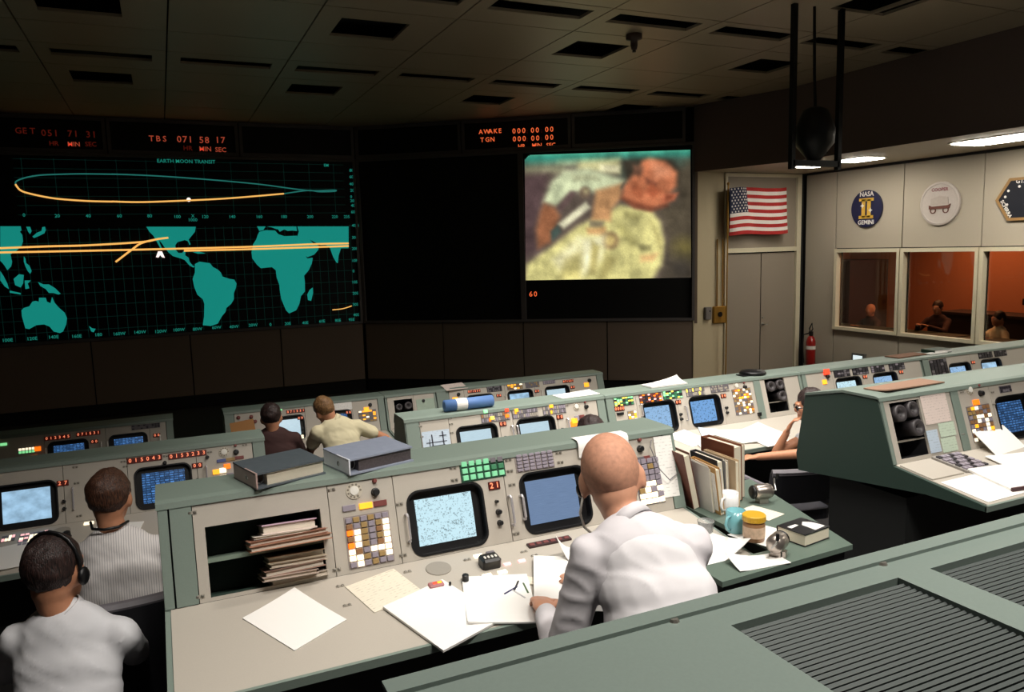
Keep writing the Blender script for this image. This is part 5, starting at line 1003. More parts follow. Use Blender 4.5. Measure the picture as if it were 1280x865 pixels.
# binders on the near console top
def binder(label, M, w, d, h, cover, spine, pages):
    t = thing('ring_binder', M.translation, label, 'binder')
    MB().box((0, 0, .003), (w, d, .006), cover, M).build('bottom_cover', t); MB().box((0, .006, h - .003), (w, d, .006), cover, M @ Matrix.Rotation(.03, 4, 'X')).build('top_cover', t)
    MB().box((-w / 2 + .003, 0, h / 2), (.006, d, h), spine, M).build('spine', t)
    MB().tube([(-w / 2 - .001, -.02 + .008 * math.cos(a), h / 2 + .008 * math.sin(a)) for a in [i * .8 for i in range(8)]], .0018, STEEL, M, 6, True).build('finger_ring', t)
    MB().box((.022, 0.004, h * .45), (w - .05, d - .02, h * .72), pages, M).build('pages', t)
    for k in (-.3, 0, .3):
        MB().tube([(-w / 2 + .03 + .016 * math.cos(a), k * d, h * .48 + .02 * math.sin(a)) for a in [i * .7 for i in range(9)]], .0024, STEEL, M, 6, True).build('ring', t)
    return t
PGM = mat('page_edges', (214, 206, 186), .85, var=.12, scale=400)
binder('black binder with pinkish spine on the near console top', flat(.345, 2.905, 1.824, .3), .27, .2, .06, mat('binder_black_sheen', (84, 92, 98), .25), mat('binder_pink', (176, 150, 144), .45), PGM)  # black cover lightened to grey: the sheen on it is painted into the colour
binder('white binder with dark slate covers on the near console top', flat(.685, 2.915, 1.824, .26), .28, .21, .062, mat('binder_slate_sheen', (146, 154, 172), .25), mat('binder_white', (214, 218, 228), .4), mat('page_dark', (80, 72, 74), .7, var=.5, scale=120))  # slate covers made paler, their reflection put into the base colour
# stacks pushed into the shelf bay
SH = [  # x centre, v of its underside, height, width, depth out, colour, label
    (.365, .3325, .018, .2, .20, (196, 184, 170), 'lowest pale folder in the lower pigeonhole'),
    (.33, .3135, .014, .19, .23, (188, 168, 156), 'pinkish folder second from the bottom in the lower pigeonhole'),
    (.35, .2985, .022, .21, .21, (150, 120, 106), 'brownish folder in the middle of the lower pigeonhole'),
    (.365, .2755, .016, .2, .2, (210, 196, 176), 'cream folder near the top of the lower pigeonhole'),
    (.36, .2585, .022, .2, .2, (200, 186, 160), 'topmost cream bundle in the lower pigeonhole'),
    (.34, .2035, .02, .28, .27, (168, 120, 94), 'wide brown folder jutting out of the upper pigeonhole'),
    (.335, .1825, .016, .27, .25, (150, 104, 84), 'darker brown folder lying on the wide brown one'),
    (.32, .1655, .008, .2, .23, (226, 218, 206), 'loose white sheets on top of the brown folders'),
    (.345, .1565, .034, .19, .21, (222, 206, 196), 'curled bundle of printouts with pinkish top in the upper pigeonhole')]
for i, (x, v, h, w, d_, c_, lb) in enumerate(SH):
    M = FR_(3, x, v) @ Matrix.Rotation(random.Random(i).uniform(-.03, .03), 4, 'Z'); t = thing('folder', M.translation, lb, 'folder', 'folders in the shelf bay')
    m = mat('folder_%d' % i, c_, .8, var=.1, scale=80); n0, n1 = -.18, -.18 + d_
    MB().box((0, h * .08, (n0 + n1) / 2), (w, h * .16, d_), m, M).build('cover', t); MB().box((0, h * .95, (n0 + n1) / 2), (w, h * .1, d_), mat('lilac_sheet', (206, 176, 196), .8) if i == 8 else m, M).build('cover', t)
    MB().box((0, h * .53, (n0 + n1) / 2 - .004), (w - .012, h * .72, d_ - .012), mat('sheet_edges', (216, 206, 190), .85, var=.2, scale=500), M).build('pages', t)
# ---- side table
tb_ = thing('side_table', (2.25, 2.4, .66), 'green topped side table holding mugs and upright folders', 'table')
TP = mat('table_green', (92, 108, 98), .5, var=.08, scale=150)
MB().prism([(1.70, 2.03), (2.36, 2.06), (2.6, 2.9), (2.07, 2.9), (2.07, 2.17), (1.70, 2.17)], 1.45, 1.47, TP).build('table_top', tb_)
MB().prism([(1.72, 2.05), (2.34, 2.08), (2.57, 2.88), (2.09, 2.88), (2.09, 2.15), (1.72, 2.15)], 1.36, 1.45, mat('table_apron', (28, 32, 32), .6)).build('apron', tb_)
for x, y in ((1.76, 2.1), (2.3, 2.12), (2.5, 2.7), (2.12, 2.7)): MB().box((x, y, 1.01), (.04, .04, .7), mat('table_apron', (28, 32, 32), .6)).build('leg', tb_)
TZ = 1.471
def mug(label, x, y, col, rot, r=.04, h=.09):
    t = thing('mug', (x, y, TZ), label, 'mug', 'mugs on the side table'); M = Matrix.Translation((x, y, TZ)) @ Matrix.Rotation(rot, 4, 'Z'); m = mat('ceramic_' + label[:5], col, .2, var=.03, coat=.5)
    MB().lathe([(r * .86, 0), (r * .95, .006), (r, .02), (r, h), (r * .9, h), (r * .88, .01), (.001, .008)], m, M, 22, False).build('cup', t, True)
    MB().tube([(r * .97, 0, h * .82), (r * 1.5, 0, h * .8), (r * 1.75, 0, h * .52), (r * 1.5, 0, h * .26), (r * .97, 0, h * .2)], .006, m, M, 8).build('handle', t, True)
    return t
mug('white china mug behind the turquoise one on the side table', 2.19, 2.575, (226, 226, 226), 3.5)
mug('turquoise china mug in front of the white one', 2.06, 2.38, (112, 170, 178), 3.4)
jr = thing('jar', (2.06, 2.275, TZ), 'squat brown jar with a mustard yellow lid', 'jar'); M = Matrix.Translation((2.06, 2.275, TZ))
MB().lathe([(.036, 0), (.042, .006), (.043, .07), (.038, .084)], mat('jar_brown', (150, 110, 74), .35, var=.2, scale=50), M, 22).build('body', jr, True)
MB().lathe([(.045, .082), (.046, .084), (.046, .104), (.042, .107)], mat('jar_lid_yellow', (206, 160, 40), .4), M, 22).build('lid', jr)
MB().lathe([(.0435, .018), (.0438, .02), (.0438, .06), (.0435, .062)], mat('jar_label', (204, 176, 150), .6, var=.4, scale=60), M, 22, False).build('label_band', jr)
def sharpener(label, M, s=1.):
    t = thing('pencil_sharpener', M.translation, label, 'pencil sharpener', 'pencil sharpeners clamped to the table')
    SM = mat('sharpener_nickel', (176, 166, 158), .28, .85, var=.1); A = M @ Matrix.Scale(s, 4)
    B = A @ frame((0, 0, .055), (0, 1, 0), (0, 0, 1), (1, 0, 0))
    MB().lathe([(.012, -.05), (.03, -.046), (.036, -.03), (.036, .03), (.03, .042), (.012, .046)], SM, B, 20).build('drum', t, True)
    MB().lathe([(.033, .044), (.033, .05), (.026, .058), (.01, .06)], BLACK, B, 18).build('gear_cap', t, True)
    MB().box((0, 0, .012), (.045, .04, .024), SM, A).build('stand', t)
    MB().tube([(-.05, 0, .055), (-.07, 0, .055), (-.074, -.02, .08), (-.078, -.03, .105)], .0045, STEEL, A, 7).build('crank', t); MB().cyl((-.095, -.03, .1), .007, .026, BLACK, A).build('crank_knob', t)
    MB().box((0, -.03, -.02), (.028, .012, .09), SM, A).build('clamp', t)
    return t
sharpener('nickel pencil sharpener clamped at the near table edge beside the jar', Matrix.Translation((2.03, 2.115, TZ)) @ Matrix.Rotation(.5, 4, 'Z'), .95)
sharpener('dark capped pencil sharpener with crank behind the white mug', Matrix.Translation((2.4, 2.6, TZ)) @ Matrix.Rotation(2.9, 4, 'Z'), .95)
cpm = mat('clear_plastic', (230, 232, 232), .15, var=0, trans=.85)
cu_ = thing('plastic_cup', (1.98, 2.47, 1.447), 'small clear plastic cup half hidden by the bald man shoulder', 'cup')
MB().lathe([(.028, 0), (.036, .05), (.037, .05), (.0345, .05), (.027, .003), (.001, .003)], cpm, Matrix.Translation((1.98, 2.47, 1.452)), 18, False).build('cup', cu_, True)
bb = thing('book', (2.22, 2.19, TZ), 'thick paperback with black and white cover at the table corner', 'book'); M = flat(2.245, 2.2, TZ, .15)
MB().box((0, 0, .025), (.15, .125, .042), PGM, M).build('pages', bb); cv = MB().box((0, 0, .0475), (.154, .13, .003), mat('cover_black', (22, 22, 26), .3), M).build('front_cover', bb); MB().box((0, 0, .002), (.154, .13, .003), mat('cover_black', (22, 22, 26), .3), M).build('back_cover', bb); MB().box((0, .066, .025), (.154, .003, .046), mat('cover_black', (22, 22, 26), .3), M).build('spine', bb)
MB().prism([(0, -.055), (.068, -.05), (.06, .005), (.035, .03), (.005, .01)], .0492, .0498, PB, M).build('cover_picture', cv); MB().prism([(-.06, .01), (-.01, .015), (-.012, .03), (-.06, .03)], .0492, .0498, PB, M).build('cover_title', cv)
paper('white sheets under the jar on the side table', flat(2.13, 2.3, 1.4705, .3), .2, .2, PB, .0005, group=GP)
paper('rumpled white sheet at the near table corner', flat(1.92, 2.1, 1.471, -.1), .22, .1, PB, .002, .03, 14, group=GP)
paper('white sheets beside the bald man right elbow', DK_(3, 1.9, .33, .002, .1), .2, .26, PB, .004, .02, 15, group=GP)
paper('cream card under the crank of the far sharpener', flat(2.3, 2.5, 1.471, .25), .12, .16, PC, .001, group=GP)
# ---- upright folders and binders leaning together
FD = [  # base x, y, thickness, depth, height, lean, turn, colour, label
    (2.100, 2.775, .035, .2, 0.264, -.22, -.06, (96, 52, 40), 'dark brown binder leaning against the near console end', 'spine'),
    (2.130, 2.695, .012, .2, 0.211, -.12, -.05, (206, 204, 200), 'grey folder standing behind the tan one', None),
    (2.150, 2.655, .022, .2, 0.216, -.14, -.1, (186, 144, 88), 'tan folder with a white sheet, foremost of the leaning files', 'sheet'),
    (2.180, 2.695, .012, .2, 0.194, -.1, -.06, (214, 214, 222), 'pale folder between the tan and black files', None),
    (2.205, 2.725, .032, .2, 0.224, -.1, -.04, (44, 44, 52), 'black-topped file among the leaning folders', None),
    (2.240, 2.735, .014, .2, 0.211, -.06, -.02, (220, 214, 206), 'white folder next to the beige board', None),
    (2.267, 2.715, .02, .22, 0.216, -.04, .0, (206, 182, 150), 'beige board standing upright among the files', None),
    (2.315, 2.775, .05, .22, 0.264, -.03, .04, (124, 70, 46), 'large brown binder at the aisle end of the files', 'spine'),
    (2.370, 2.795, .02, .2, 0.255, -.02, .04, (200, 192, 184), 'grey board at the very end of the upright files', None)]
for i, (x, y, t_, d_, h, ln, tn, c_, lb, kd) in enumerate(FD):
    M = Matrix.Translation((x, y, TZ)) @ Matrix.Rotation(tn, 4, 'Z') @ Matrix.Rotation(ln, 4, 'Y'); o = thing('folder', (x, y, TZ), lb, 'folder', 'files standing on the side table'); m = mat('file_%d' % i, c_, .6, var=.08)
    w2 = max(.0015, t_ * .09)
    for sx in (-1, 1): MB().box((sx * (t_ / 2 - w2 / 2), 0, h / 2), (w2, d_, h), m, M).build('cover', o)
    MB().box((0, d_ / 2 - w2 / 2, h / 2), (t_ - 2 * w2, w2, h), m, M).build('spine', o)
    MB().box((0, -.004, h / 2 - .004), (t_ - 2 * w2 - .001, d_ - .012, h - .012), PGM, M).build('pages', o)
    if kd == 'sheet': MB().box((-t_ / 2 - .001, -.02, h * .48), (.0015, d_ * .7, h * .8), PW, M).build('sheet', o)
# ---- chairs
CHF = mat('chair_vinyl', (44, 44, 50), .5, var=.1); CHG = mat('chair_grey', (118, 114, 120), .5, var=.05)
CHAIR = {}
def chair(label, x, y, z, rot, bh=.5):
    t = thing('office_chair', (x, y, z), label, 'chair', 'office chairs at the consoles'); t.rotation_euler.z = rot
    k = bh
    if k not in CHAIR:
        S = []
        S.append(('seat', MB().prism(rrect(-.24, -.23, .24, .23, .07), .42, .49, CHF).mesh('seat')))
        b = MB(); n = 9; vs = []
        for j in (0, 1):
            for i in range(n):
                a = (i / (n - 1) - .5); vs += [(a * .46, -.24 - .03 * (1 - 4 * a * a) + j * .05, .56), (a * .46, -.29 - .03 * (1 - 4 * a * a) + j * .05, .44 + bh)]
        fs = [(2 * i, 2 * i + 2, 2 * i + 3, 2 * i + 1) for i in range(n - 1)] + [(2 * n + 2 * i, 2 * n + 2 * i + 1, 2 * n + 2 * i + 3, 2 * n + 2 * i + 2) for i in range(n - 1)] + [(2 * i + 1, 2 * i + 3, 2 * n + 2 * i + 3, 2 * n + 2 * i + 1) for i in range(n - 1)] + [(2 * i, 2 * n + 2 * i, 2 * n + 2 * i + 2, 2 * i + 2) for i in range(n - 1)] + [(0, 1, 2 * n + 1, 2 * n), (2 * n - 2, 4 * n - 2, 4 * n - 1, 2 * n - 1)]
        S.append(('backrest', b.add(vs, fs, CHF).mesh('backrest')))
        S.append(('back_rim', MB().tube([(a / 8 * .46 - .23, -.265 - .03 * (1 - 4 * (a / 8 - .5) ** 2), .44 + bh) for a in range(9)], .026, CHG, None, 8).mesh('back_rim')))
        for s in (-1, 1): S.append(('armrest', MB().tube([(s * .26, -.24, .68), (s * .28, -.1, .68), (s * .28, .12, .67), (s * .26, .14, .5)], .022, CHG, None, 8).mesh('armrest')))
        S.append(('column', MB().lathe([(.03, .06), (.03, .42)], STEEL).mesh('column')))
        for i in range(5):
            a = i * 2 * math.pi / 5; S.append(('leg', MB().tube([(0, 0, .09), (.27 * math.cos(a), .27 * math.sin(a), .06), (.28 * math.cos(a), .28 * math.sin(a), .03)], [.028, .018, .028], BLACK, None, 8).mesh('leg')))
        CHAIR[k] = S
    for nm, me in CHAIR[k]:
        o = bpy.data.objects.new(nm, me); COL.objects.link(o); o.parent = t
    return t
chair('office chair under the bald man in the white vest', 1.24, 1.5, .66, -.15, .36)
chair('grey-rimmed chair under the man in the striped shirt', -.27, 3.42, .34, 0, .56)
chair('dark chair under the man with the headset', -.41, 2.68, .34, -.2, .5)
chair('chair under the man in the dark jacket', .70, 6.52, 0, 0, .42); chair('chair under the man in the cream shirt', 1.39, 6.52, 0, 0, .4)
chair('chair under the man whose hair shows above the near console', 2.3, 3.75, .34, 0, .42); chair('chair under the man wearing glasses', 4.5, 3.98, .34, .6, .4)
chair('empty grey-rimmed chair in the aisle beside the dark-sided console', 3.86, 3.98, .34, -.25, .34)

# ================================================================== people
def rot_to(d):
    d = Vector(d).normalized(); return d.to_track_quat('Z', 'Y').to_matrix().to_4x4()
def capsule(b, p, q, r0, r1, m, n=12):
    p, q = Vector(p), Vector(q); L = (q - p).length; M = Matrix.Translation(p) @ rot_to(q - p)
    pr = [(r0 * math.sin(a) + 1e-4, -r0 * math.cos(a)) for a in (0, .5, 1.0)] + [(r0, 0), ((r0 + r1) / 2, L / 2), (r1, L)] + [(r1 * math.cos(a) + 1e-4, L + r1 * math.sin(a)) for a in (.5, 1.0, 1.57)]
    b.lathe(pr, m, M, n)
PENDING = []
def soup(b, name, parent, vox, smooth, m, wr=0., wseed=0, base=(0, 0, 0), wscale=9., **kw):
    o = b.build(name, parent, False, base, **kw) if parent is None else b.build(name, parent, **kw)
    r = o.modifiers.new('remesh', 'REMESH'); r.mode = 'VOXEL'; r.voxel_size = vox; r.adaptivity = 0.
    if smooth: s = o.modifiers.new('smooth', 'SMOOTH'); s.factor = .5; s.iterations = smooth
    PENDING.append((o, m, wr, wseed, wscale)); return o
def finish():
    dg = bpy.context.evaluated_depsgraph_get()
    new = [(o, bpy.data.meshes.new_from_object(o.evaluated_get(dg), depsgraph=dg), m, wr, ws, sc) for o, m, wr, ws, sc in PENDING]
    for o, me, m, wr, ws, sc in new:
        o.modifiers.clear(); o.data = me; me.materials.clear(); me.materials.append(m)
        me.polygons.foreach_set('material_index', [0] * len(me.polygons)); me.polygons.foreach_set('use_smooth', [True] * len(me.polygons))
        if wr:
            off = Vector((ws * 3.1, ws * 1.7, ws))
            co = [(v.co.copy(), v.normal.copy()) for v in me.vertices]
            for v, (c, nn) in zip(me.vertices, co):
                p = Vector(((c.x * .9 + c.z * 1.0 + c.y * .3) * sc * 1.25, c.y * sc * .5, (c.x - c.z) * sc * .4)) + off
                f = noise.noise(p); g_ = 1 - abs(noise.noise(p * 1.7 + Vector((5, 2, 1))))
                v.co = c + nn * wr * (.8 * f + .9 * (g_ ** 4 - .45))
        me.update()
SKIN = mat('skin_fair', (205, 150, 122), .5, var=.12, scale=60); SKIN2 = mat('skin_tan', (190, 132, 100), .5, var=.1, scale=60)
def basis(az, pitch=0., roll=0.):
    f = Vector((math.sin(az) * math.cos(pitch), math.cos(az) * math.cos(pitch), math.sin(pitch))); r = Vector((math.cos(az), -math.sin(az), 0)); u = r.cross(f)
    r2 = r * math.cos(roll) + u * math.sin(roll); u2 = -r * math.sin(roll) + u * math.cos(roll)
    return r2, f, u2
def person(label, head, haz, c7, saz, hips, floor, shirt, trousers, skin, hair, armL, armR, hpitch=0., hroll=0., long=True, vox=.013, hs=1., hairp=(.083, .1, .098, 0, -.018, .026), wr=.004, seed=1, sw=.165, group=None, belly=1., collar=True, vest=None, wscale=9.):
    """armL, armR: elbow and wrist; the figure sits, thighs forward, feet on the floor"""
    head, c7, hips = Vector(head), Vector(c7), Vector(hips); r, f, u = basis(haz, hpitch, hroll); HM = frame(head, r, f, u) @ Matrix.Scale(hs, 4)
    sr, sf, su = basis(saz); spine = (c7 - hips).normalized(); sf2 = sr.cross(spine) * -1
    if sf2.dot(sf) < 0: sf2 = -sf2
    base = Vector((hips.x, hips.y, floor))
    b = MB()
    # head
    b.ell((0, -.012, .018), (.0768, .095, .091), skin, HM, 20, 14); b.ell((0, .028, -.035), (.06, .07, .092), skin, HM, 16, 12); b.ell((0, .05, -.09), (.042, .045, .036), skin, HM); b.ell((0, -.03, -.05), (.062, .062, .06), skin, HM)
    b.ell((0, .1, -.028), (.012, .02, .024), skin, HM); b.ell((0, .09, .012), (.05, .014, .012), skin, HM); b.ell((0, .086, -.075), (.024, .014, .01), skin, HM)
    for s in (-1, 1): b.ell((s * .08, -.01, -.022), (.012, .023, .036), skin, HM); b.ell((s * .034, .07, -.035), (.024, .022, .024), skin, HM)
    nk = head + u * (-.09 * hs) - f * (.03 * hs)
    capsule(b, c7 - spine * .02, nk, .056, .053, skin)
    # torso core under the clothes, arms, hands, legs
    for t, lw, dp in ((.0, .15, .1), (.3, .13, .095), (.6, .14, .1), (.82, .13, .09)):
        p = hips + (c7 - hips) * t; b.ell((0, 0, 0), (lw * .93, dp * .93, .13), skin, frame(p, sr, sf2, spine))
    sh = {}
    for s, (el, wri) in ((-1, armL), (1, armR)):
        p = c7 - spine * .075 + sr * (s * sw) + sf2 * .01; sh[s] = p; el, wri = Vector(el), Vector(wri)
        capsule(b, p, el, .045, .038, skin); capsule(b, el, wri, .038, .026, skin)
        d = (wri - el).normalized(); side = d.cross(Vector((0, 0, 1))); side = side.normalized() if side.length > .1 else sr; dn = d.cross(side).normalized()
        pm = wri + d * .045; b.ell((0, 0, 0), (.038, .05, .016), skin, frame(pm, side, d, dn))
        if dn.z > 0: dn = -dn
        for i, ln in enumerate((.066, .076, .07, .056)):
            k = pm + side * ((i - 1.5) * .0185) + d * .036; m1 = k + d * ln * .55 + dn * .008; e = m1 + d * ln * .3 + dn * ln * .45
            capsule(b, k, m1, .0095, .009, skin, 8); capsule(b, m1, e, .009, .008, skin, 8)
        th = pm + side * (-s * .034) - d * .012; tm = th + side * (-s * .022) + d * .03; capsule(b, th, tm, .012, .0105, skin, 8); capsule(b, tm, tm + d * .026 + dn * .006, .0105, .009, skin, 8)
    legs = []
    for s in (-1, 1):
        hp = hips + sr * (s * .095) - Vector((0, 0, .02)); kn = hp + sf * .4 + sr * (s * .03); kn.z = max(floor + .49, hp.z - .06); ft = kn - sf * .04; ft.z = floor + .09; legs.append((hp, kn, ft))
        capsule(b, hp, kn, .075, .05, skin); capsule(b, kn, ft, .05, .035, skin); capsule(b, ft - sf * .03 - Vector((0, 0, .045)), ft + sf * .15 - Vector((0, 0, .055)), .04, .034, skin)
    body = soup(b, 'person', None, vox, 3, skin, 0, 0, base, label=label, cat='person', group=group)
    # shirt
    b = MB()
    for t, lw, dp in ((-.02, .155 * belly, .112 * belly), (.14, .152 * belly, .112 * belly), (.3, .152, .112), (.45, .156, .112), (.6, .16, .111), (.74, .162, .106), (.88, .148, .09)):
        p = hips + (c7 - hips) * t; b.ell((0, 0, 0), (lw * 1.06, dp * 1.06, .13), shirt, frame(p, sr, sf2, spine), 20, 12)
    capsule(b, sh[-1] + spine * .012, sh[1] + spine * .012, .056, .056, shirt); capsule(b, c7 - spine * .05, c7 + (nk - c7) * .12, .082, .062, shirt)
    for s, (el, wri) in ((-1, armL), (1, armR)):
        el, wri = Vector(el), Vector(wri); p = sh[s]
        if long: capsule(b, p, el, .059, .053, shirt); capsule(b, el, el + (wri - el) * .93, .053, .04, shirt)
        else: capsule(b, p, p + (el - p) * .5, .064, .062, shirt)
    soup(b, 'shirt', body, vox, 9, shirt, wr, seed, wscale=wscale)
    if vest is not None:
        b = MB()
        for t, lw, dp in ((-.0, .156 * belly, .114 * belly), (.14, .154 * belly, .114 * belly), (.3, .154, .114), (.45, .157, .114), (.6, .158, .113), (.73, .154, .107), (.85, .135, .092)):
            p = hips + (c7 - hips) * t; b.ell((0, 0, 0), (lw * 1.125, dp * 1.15, .13), vest, frame(p, sr, sf2, spine), 20, 12)
        capsule(b, sh[-1] + sr * .055 + spine * .022, sh[1] - sr * .055 + spine * .018, .063, .063, vest)
        soup(b, 'vest', body, vox * .9, 8, vest, wr * .9, seed, wscale=wscale)
    if collar:
        ax = (nk - c7).normalized(); a1 = ax.cross(Vector((1, 0, 0))).normalized(); a2 = ax.cross(a1); cc = c7 + (nk - c7) * .22
        b = MB(); n = 20; vs = []
        for k, (rr, hh) in enumerate(((.066, -.022), (.064, .016), (.06, .018), (.061, -.02))):
            vs += [tuple(cc + a1 * (rr * math.cos(2 * math.pi * i / n)) + a2 * (rr * math.sin(2 * math.pi * i / n)) + ax * hh) for i in range(n)]
        fs = [(k * n + i, k * n + (i + 1) % n, ((k + 1) % 4) * n + (i + 1) % n, ((k + 1) % 4) * n + i) for k in range(4) for i in range(n)]
        b.add(vs, fs, shirt).build('collar', body, True)
    b = MB(); b.ell((0, 0, 0), (.17 * belly, .125 * belly, .11), trousers, frame(hips - Vector((0, 0, .02)), sr, sf, (0, 0, 1)), 18, 10)
    for hp, kn, ft in legs: capsule(b, hp, kn, .088, .064, trousers); capsule(b, kn, ft - Vector((0, 0, .02)), .064, .05, trousers)
    soup(b, 'trousers', body, .02, 3, trousers, .003, seed)
    for hp, kn, ft in legs:
        b = MB(); capsule(b, ft - sf * .04 - Vector((0, 0, .04)), ft + sf * .17 - Vector((0, 0, .05)), .044, .038, BLACK); b.build('shoe', body, True)
    if hair is not None:
        b = MB(); hx, hy, hz, cx, cy, cz = hairp; b.ell((cx, cy, cz), (hx, hy, hz), hair, HM, 60, 40); o = b.build('hair', body, True)
        rr = random.Random(seed)
        for v in o.data.vertices:
            d = v.co - (head + base * -1) ; v.co = v.co + v.co.normalized() * 0 + (v.co - (HM @ Vector((cx, cy, cz)) - base)).normalized() * ((.004 * noise.noise(Vector((v.co.x * 90, v.co.y * 90, v.co.z * 30))) + .006 * noise.noise(v.co * 22)) if hx > .08 else .0006 * noise.noise(v.co * 90))
    for s in (-1, 1):
        e = MB(); e.ell((s * .031, .081, -.012), (.012, .012, .011), mat('eye_white', (225, 220, 212), .3, var=0), HM, 10, 7); o = e.build('eye', body, True); MB().ell((s * .031, .0915, -.012), (.0055, .004, .0055), mat('iris', (50, 36, 26), .3, var=0), HM, 8, 5).build('iris', o)
    return body, HM, base
def cloth(name, rgb, rough=.85, var=.04, scale=25.): return mat(name, rgb, rough, var=var, scale=scale)
WSH = cloth('white_shirt', (206, 202, 206)); WV = cloth('white_vest', (218, 215, 218)); TRS = cloth('dark_trousers', (46, 46, 54)); CRM = cloth('cream_shirt', (214, 204, 170)); BRJ = cloth('brown_jacket', (58, 32, 30)); WS2 = cloth('white_shirt_plain', (214, 214, 218))
def stripes(name, rgb, dark):
    m = mat(name, rgb, .85, var=0); nt = m.node_tree; b = nt.nodes['Principled BSDF']; tc = nt.nodes.new('ShaderNodeTexCoord'); w = nt.nodes.new('ShaderNodeTexWave'); w.bands_direction = 'X'; w.inputs['Scale'].default_value = 34; w.inputs['Distortion'].default_value = .8; w.inputs['Detail'].default_value = 1
    nt.links.new(tc.outputs['Object'], w.inputs['Vector']); rp = nt.nodes.new('ShaderNodeValToRGB'); rp.color_ramp.elements[0].position = .1; rp.color_ramp.elements[1].position = .35
    rp.color_ramp.elements[0].color = (*srgb(*dark), 1); rp.color_ramp.elements[1].color = (*srgb(*rgb), 1); nt.links.new(w.outputs['Fac'], rp.inputs[0]); nt.links.new(rp.outputs[0], b.inputs['Base Color']); return m
STRP = stripes('striped_shirt', (222, 218, 216), (178, 174, 178))
def hairm(name, rgb, light):
    m = mat(name, rgb, .5, var=0); nt = m.node_tree; b = nt.nodes['Principled BSDF']; N = nt.nodes.new; L = nt.links.new
    tc = N('ShaderNodeTexCoord'); mp = N('ShaderNodeMapping'); mp.inputs['Scale'].default_value = (260, 260, 40); nz = N('ShaderNodeTexNoise'); nz.inputs['Scale'].default_value = 1; nz.inputs['Detail'].default_value = 3
    L(tc.outputs['Object'], mp.inputs[0]); L(mp.outputs[0], nz.inputs['Vector']); rp = N('ShaderNodeValToRGB'); rp.color_ramp.elements[0].position = .35; rp.color_ramp.elements[1].position = .72
    rp.color_ramp.elements[0].color = (*srgb(*rgb), 1); rp.color_ramp.elements[1].color = (*srgb(*light), 1); L(nz.outputs['Fac'], rp.inputs[0]); L(rp.outputs[0], b.inputs['Base Color'])
    bp = N('ShaderNodeBump'); bp.inputs['Strength'].default_value = .9; bp.inputs['Distance'].default_value = .004; L(nz.outputs['Fac'], bp.inputs['Height']); L(bp.outputs[0], b.inputs['Normal']); return m
H_BR = hairm('hair_brown', (34, 20, 16), (104, 66, 46)); H_DK = hairm('hair_black', (16, 11, 12), (66, 44, 40)); H_SB = hairm('hair_sandy', (84, 58, 36), (164, 124, 80)); H_CR = mat('hair_cropped', (190, 138, 112), .75, var=.38, scale=70, detail=12)
# the bald man at the near console, leaning to his screen
K, KH, KB = person('bald man in white vest and shirt leaning over the near console', (1.169,1.9,1.975), .5, (1.17, 1.775, 1.855), .22, (1.25, 1.5, 1.235), .66, WSH, TRS, SKIN, H_CR, ((.965, 1.85, 1.47), (1.05, 2.12, 1.47)), ((1.45, 1.95, 1.52), (1.3, 2.27, 1.475)), -.28, .16, vox=.0095, hs=1.1, hairp=(.0775, .0965, .0955, 0, -.015, .0155), wr=.0048, seed=3, sw=.155, wscale=6., vest=WV, collar=True)
b = MB(); b.tube([tuple(KH @ Vector(p)) for p in ((-.085, -.01, -.05), (-.1, .0, -.09), (-.095, .02, -.13), (-.07, .03, -.16), (-.06, .02, -.2))], .004, WHITEP, None, 8); b.build('headset_cord', K, True)
b = MB(); b.ell((-.088, .0, -.03), (.012, .016, .02), BLACK, KH); b.build('earpiece', K, True)
# man in the striped shirt
A_, AH, AB = person('dark-haired man in striped shirt seated at the second row', (-0.273,3.6,1.646), .25, (-.262, 3.56, 1.475), .15, (-.25, 3.36, .89), .34, STRP, TRS, SKIN2, H_BR, ((-.5, 3.85, 1.22), (-.42, 4.15, 1.2)), ((.02, 3.82, 1.2), (.02, 4.15, 1.19)), -.08, .0, wr=.004, seed=5, hairp=(.084, .104, .1, 0, -.02, .024))
b = MB(); b.tube([tuple(AH @ Vector(p)) for p in ((-.075, -.03, -.1), (-.05, -.085, -.115), (0, -.1, -.118), (.05, -.085, -.115), (.07, -.02, -.11))], .006, BLACK, None, 8); b.build('neck_cord', A_, True)
# man with the headset in the corner
B_, BH, BB = person('balding man in white shirt with a black headset, nearest the corner', (-0.396,2.85,1.631), .45, (-.372, 2.82, 1.475), .35, (-.4, 2.64, .9), .34, WS2, TRS, SKIN2, H_DK, ((-.62, 3.1, 1.2), (-.5, 3.35, 1.15)), ((-.2, 3.08, 1.18), (-.3, 3.35, 1.15)), -.06, .02, wr=.004, seed=6, hs=1.02)
b = MB(); b.tube([tuple(BH @ Vector(p)) for p in [(.092 * math.cos(a), -.02, .02 + .112 * math.sin(a)) for a in [-.2 + i * .35 for i in range(11)]]], .006, BLACK, None, 8); b.build('headset_band', B_, True)
b = MB(); b.ell((.096, -.01, -.02), (.014, .026, .03), BLACK, BH); b.build('earpiece', B_, True)
# front-row pair
person('man in dark brown jacket at the front row, seen from behind', (0.737,6.55,1.306), .1, (.745, 6.53, 1.175), .1, (.75, 6.47, .58), 0., BRJ, TRS, SKIN2, H_DK, ((.47, 6.75, .9), (.55, 7.0, .87)), ((1.0, 6.72, .88), (.92, 7.0, .87)), -.1, .05, wr=.003, seed=7, collar=True)
person('man in cream short-sleeved shirt bending over the front row', (1.187,6.62,1.303), -.35, (1.28, 6.57, 1.2), -.1, (1.36, 6.46, .6), 0., CRM, TRS, SKIN2, H_SB, ((1.06, 6.8, .88), (1.1, 7.0, .86)), ((1.72, 6.62, .98), (1.52, 6.95, .87)), -.3, .25, long=False, wr=.005, seed=8, sw=.18)
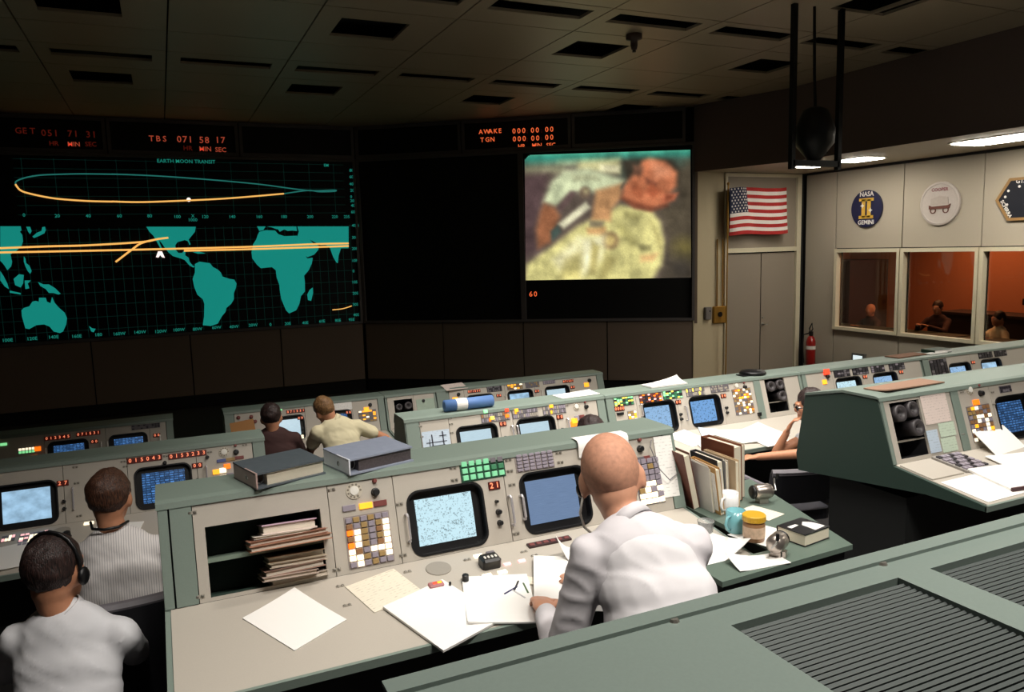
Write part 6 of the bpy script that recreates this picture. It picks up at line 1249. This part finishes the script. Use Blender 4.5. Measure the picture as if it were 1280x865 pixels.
# hair above the near console
person('dark-haired man nearly hidden behind the near console top', (2.29, 3.95, 1.515), .1, (2.29, 3.9, 1.37), .1, (2.3, 3.72, .86), .34, WS2, TRS, SKIN2, H_DK, ((2.05, 4.1, 1.12), (2.12, 4.35, 1.19)), ((2.53, 4.1, 1.12), (2.45, 4.35, 1.19)), -.05, wr=.003, seed=9)
# man with glasses, chin on hand
Fp, FH, FB = person('man with dark glasses and white short sleeves resting chin on hand', (4.32, 4.2, 1.435), -1.05, (4.42, 4.13, 1.3), -.75, (4.5, 3.99, .87), .34, WS2, TRS, SKIN2, H_DK, ((4.02, 4.0, 1.14), (3.72, 4.08, 1.14)), ((4.13, 4.33, 1.06), (4.17, 4.27, 1.22)), -.15, .0, long=False, vox=.009, wr=.004, seed=10)
g = MB()
for s in (-1, 1): g.tube([tuple(FH @ Vector((s * .033 + .024 * math.cos(a), .1, -.012 + .018 * math.sin(a)))) for a in [i * .7 for i in range(9)]], .004, BLACK, None, 6, True); g.tube([tuple(FH @ Vector(p)) for p in ((s * .058, .098, -.008), (s * .084, .0, -.008))], .004, BLACK, None, 6)
g.tube([tuple(FH @ Vector(p)) for p in ((-.01, .104, -.01), (.01, .104, -.01))], .004, BLACK, None, 6); g.build('glasses', Fp)
# people in the amber room behind the windows
def back_person(label, x, y, z, az, shirt, hair, skin, seed): person(label, (x, y, z), az, (x + .03, y, z - .17), az, (x + .1, y + .05, z - .72), z - 1.22, shirt, TRS, skin, hair, ((x - .15, y - .25, z - .4), (x - .35, y - .1, z - .3)), ((x - .15, y + .25, z - .4), (x - .35, y + .1, z - .3)), vox=.016, wr=.002, seed=seed, group='people behind the windows')
back_person('bald man behind the window farthest from the camera', (12.2,10.407,1.297)[0], (12.2,10.407,1.297)[1], (12.2,10.407,1.297)[2], -1.6, BRJ, None, SKIN, 21)
back_person('dark-haired man behind the middle window with hand to his face', (12.2,9.02,1.424)[0], (12.2,9.02,1.424)[1], (12.2,9.02,1.424)[2], -1.9, BRJ, H_DK, SKIN, 22)
back_person('crouching man in pale shirt behind the window at the frame edge', (12.2,7.947,1.307)[0], (12.2,7.947,1.307)[1], (12.2,7.947,1.307)[2], -1.2, CRM, H_DK, SKIN, 23)
dkm = mat('amber_room_desk', (52, 62, 54), .6)
for k, yc in enumerate((10.4, 8.95, 7.5)):
    t = thing('desk', (11.65, yc, .04), ['desk behind the farthest window', 'desk behind the middle window', 'desk behind the window at the frame edge'][k], 'desk', 'desks in the amber room')
    MB().box((11.65, yc, 1.0), (.7, 1.38, .04), dkm).build('desk_top', t); MB().box((11.34, yc, .52), (.04, 1.36, .94), dkm).build('front_panel', t)
    for s in (-1, 1): MB().box((11.65, yc + s * .66, .52), (.66, .03, .94), dkm).build('side_panel', t)
bxm = mat('amber_room_equipment', (40, 26, 24), .6)
t = thing('equipment_rack', (12.9, 8.6, .04), 'low dark equipment rack behind the middle window', 'equipment'); MB().box((12.9, 8.5, .66), (.6, 1.5, 1.24), bxm).build('body', t); MB().box((12.88, 8.5, 1.3), (.64, 1.54, .04), bxm).build('top', t)
t = thing('equipment_rack', (12.6, 7.3, .04), 'tall dark equipment rack behind the window at the frame edge', 'equipment'); MB().box((12.7, 7.3, .8), (.6, .7, 1.5), bxm).build('body', t); MB().box((12.6, 7.3, 1.58), (.5, .75, .1), bxm).build('hood', t)
finish()
